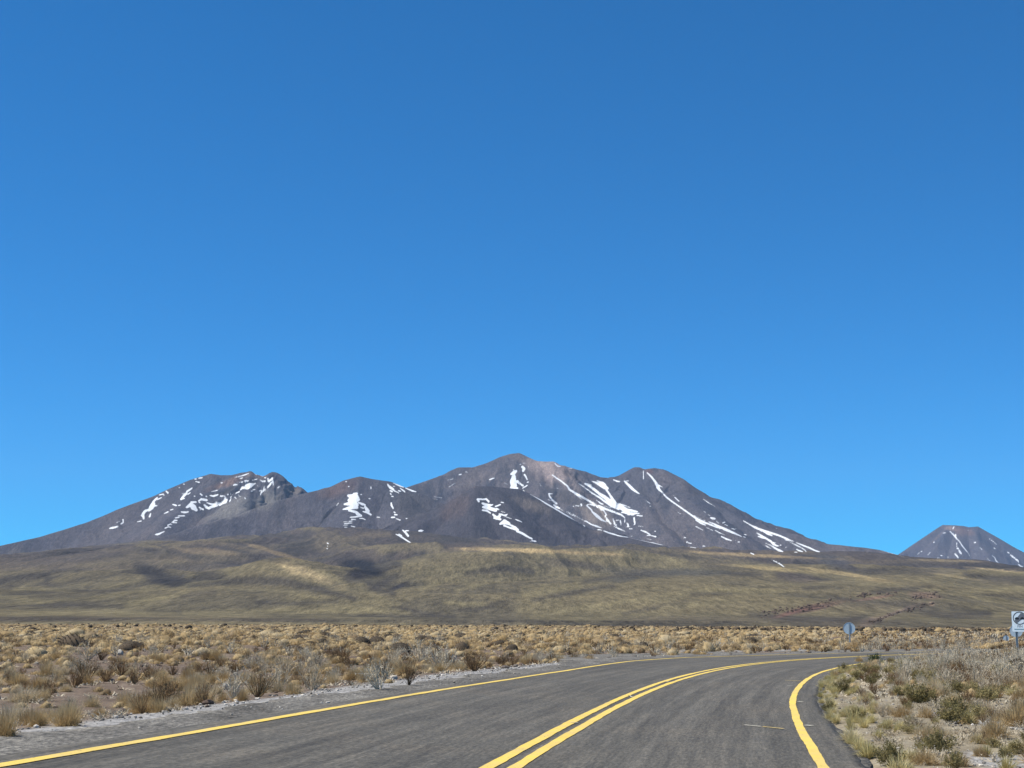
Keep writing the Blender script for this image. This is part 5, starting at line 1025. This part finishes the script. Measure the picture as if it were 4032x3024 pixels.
def channel(name, w, dpt, z0, z1, mat, parent, x=0, y=0):
    """an omega section steel post"""
    t = .006; o = [(-w*.9, 0), (-w*.5, 0), (-w*.5, dpt), (w*.5, dpt), (w*.5, 0), (w*.9, 0), (w*.9, t), (w*.5+t, t), (w*.5+t, dpt+t), (-w*.5-t, dpt+t), (-w*.5-t, t), (-w*.9, t)]
    n = len(o); V = [(x+a, y+b, z0) for a, b in o]+[(x+a, y+b, z1) for a, b in o]
    Fc = [(i, (i+1) % n, (i+1) % n+n, i+n) for i in range(n)]+[tuple(range(n-1, -1, -1)), tuple(range(n, 2*n))]
    me = bpy.data.meshes.new(name); me.from_pydata(V, [], Fc); me.materials.append(mat); me.update()
    ob = bpy.data.objects.new(name, me); C.objects.link(ob); ob.parent = parent; return ob
def sign_root(name, px, dist, label, group=None):
    a, _ = az_tan(px, 2480); x, y = math.sin(a)*dist, math.cos(a)*dist
    o = bpy.data.objects.new(name, None); C.objects.link(o); o.location = (x, y, float(ground_h(np.array([x]), np.array([y]))[0]))
    o.rotation_euler = (0, 0, -a); tag(o, label, 'road sign', group); return o
def zof(py, dist, px, root): return EYE + az_tan(px, py)[1]*dist - root.location.z
# sign facing the viewer at the right edge: plate, post, ring, two cars, grey band, lettering
D = 84.0; t = sign_root('road_sign', 4017, D, 'white rectangular end of overtaking ban sign reading FIN at the right edge')
z1, z0 = zof(2407.5, D, 4017, t), zof(2487.5, D, 4017, t); hw = 27.5*D/F; cz = zof(2434, D, 4017, t); R_ = 23*D/F
def rrect(w, a, b, r, n=5):
    return [(sx*(w-r)+r*math.cos(q), (a+r if sz < 0 else b-r)+r*math.sin(q)) for sx, sz, q0 in ((1, 1, 0), (-1, 1, PI/2), (-1, -1, PI), (1, -1, 1.5*PI)) for q in np.linspace(q0, q0+PI/2, n)]
prism('border', rrect(hw+.010, z0-.010, z1+.010, .04), -.004, .010, postm, t)
fc = prism('sign_plate', rrect(hw, z0, z1, .035), -.009, -.0042, white, t)
ring('ring', R_*.90, R_*1.02, 0, cz, -.0125, -.0095, black, t)
q = R_*.88; n_ = np.linspace(-.52, .52, 9)
band = [(q*math.cos(PI/4+a), cz+q*math.sin(PI/4+a)) for a in n_]+[(q*math.cos(PI*1.25+a*.62), cz+q*math.sin(PI*1.25+a*.62)) for a in n_]
prism('diagonal_band', band, -.0115, -.0093, greyp, t)
for sx in (-1, 1):
    c0 = sx*R_*.42
    car = [(c0-.15*2.1*R_, cz-.20*R_), (c0+.15*2.1*R_, cz-.20*R_), (c0+.15*2.1*R_, cz+.03*R_), (c0+.21*R_, cz+.04*R_), (c0+.14*R_, cz+.16*R_), (c0-.14*R_, cz+.16*R_), (c0-.21*R_, cz+.04*R_), (c0-.15*2.1*R_, cz+.03*R_)]
    prism('car_symbol', car, -.0145, -.0118, black, t)
tx = bpy.data.curves.new('lettering', 'FONT'); tx.body = 'FIN'; tx.size = 8.6*D/F*1.45; tx.align_x = 'CENTER'; tx.extrude = .0012; tx.offset = .002; tx.materials.append(greyp)
tmp = bpy.data.objects.new('lettering_curve', tx); C.objects.link(tmp)
me_t = bpy.data.meshes.new_from_object(tmp.evaluated_get(bpy.context.evaluated_depsgraph_get())); bpy.data.objects.remove(tmp)
to = bpy.data.objects.new('lettering', me_t); C.objects.link(to); to.parent = t; to.location = (0, -.0106, zof(2470.5, D, 4017, t)); to.rotation_euler = (PI/2, 0, 0)
zb = zof(2478, D, 4017, t)
prism('faded_line', [(-hw*.74, zb-.032), (hw*.74, zb-.032), (hw*.74, zb+.030), (-hw*.74, zb+.030)], -.0118, -.0094, teal, t)
channel('post', .07, .045, -.3, z1-.08, postm, t, x=-13*D/F, y=.012)
# round signs seen from behind
def round_back(px, py, dpx, D, label, clampx=1):
    t = sign_root('round_sign', px, D, label, 'round road signs seen from behind'); cz = zof(py, D, px, t); r = dpx/2*D/F
    prism('sign_plate', circle(r, 0, cz), .02, .026, galv, t); ring('rim', r*.965, r*1.0, 0, cz, .008, .0195, galv, t)
    channel('post', .052, -.04, -.3, cz+r*.86, postm, t, x=.04*r, y=.012)
    prism('clamp', [(.13, cz-r*.80), (.13+.09*clampx, cz-r*.80), (.13+.09*clampx, cz-r*.62), (.13, cz-r*.62)], .004, .0185, bolt, t)
    return t
round_back(3344, 2474, 44.5, 96.0, 'grey back of a round sign on a post beyond the bend')
round_back(4001, 2484, 46, 118.0, 'grey back of a round sign half hidden behind the white sign')
round_back(3960, 2513, 22, 128.0, 'small bluish back of a distant sign left of the white sign')
# low earth bank by the round sign
x, y = at(3298, 2528); V, Fc = ico(3); V = V*(1+.25*n3(V, 1.4, 900))[:, None]*[.75, .6, .34]
o = mesh_np('earth_mound', V, Fc, MT['stone'], smooth=True); o.location = (x, y, -.02); tag(o, 'dark earth mound on the verge left of the round sign', 'earth mound')

# ------------------------------------------------------------------ the air between here and the mountains
HAZE = 2.0e-5
hm = bpy.data.materials.new('air'); hm.use_nodes = True; ht = hm.node_tree; ht.nodes.remove(ht.nodes['Principled BSDF'])
pv = ht.nodes.new('ShaderNodeVolumePrincipled'); pv.inputs['Color'].default_value = (.50, .70, 1, 1); pv.inputs['Density'].default_value = HAZE
ht.links.new(pv.outputs[0], ht.nodes['Material Output'].inputs['Volume'])
bx0, bx1, by0, by1, bz0, bz1 = -17000, 17000, -1500, 17500, -700, 1750
V = [(x, y, z) for z in (bz0, bz1) for y in (by0, by1) for x in (bx0, bx1)]
me = bpy.data.meshes.new('haze'); me.from_pydata(V, [], [(0, 2, 3, 1), (4, 5, 7, 6), (0, 1, 5, 4), (2, 6, 7, 3), (0, 4, 6, 2), (1, 3, 7, 5)]); me.materials.append(hm); me.update()
ho = bpy.data.objects.new('haze', me); C.objects.link(ho); tag(ho, 'thin blue air over the plain', None, None, 'stuff')
sc.cycles.volume_bounces = 0
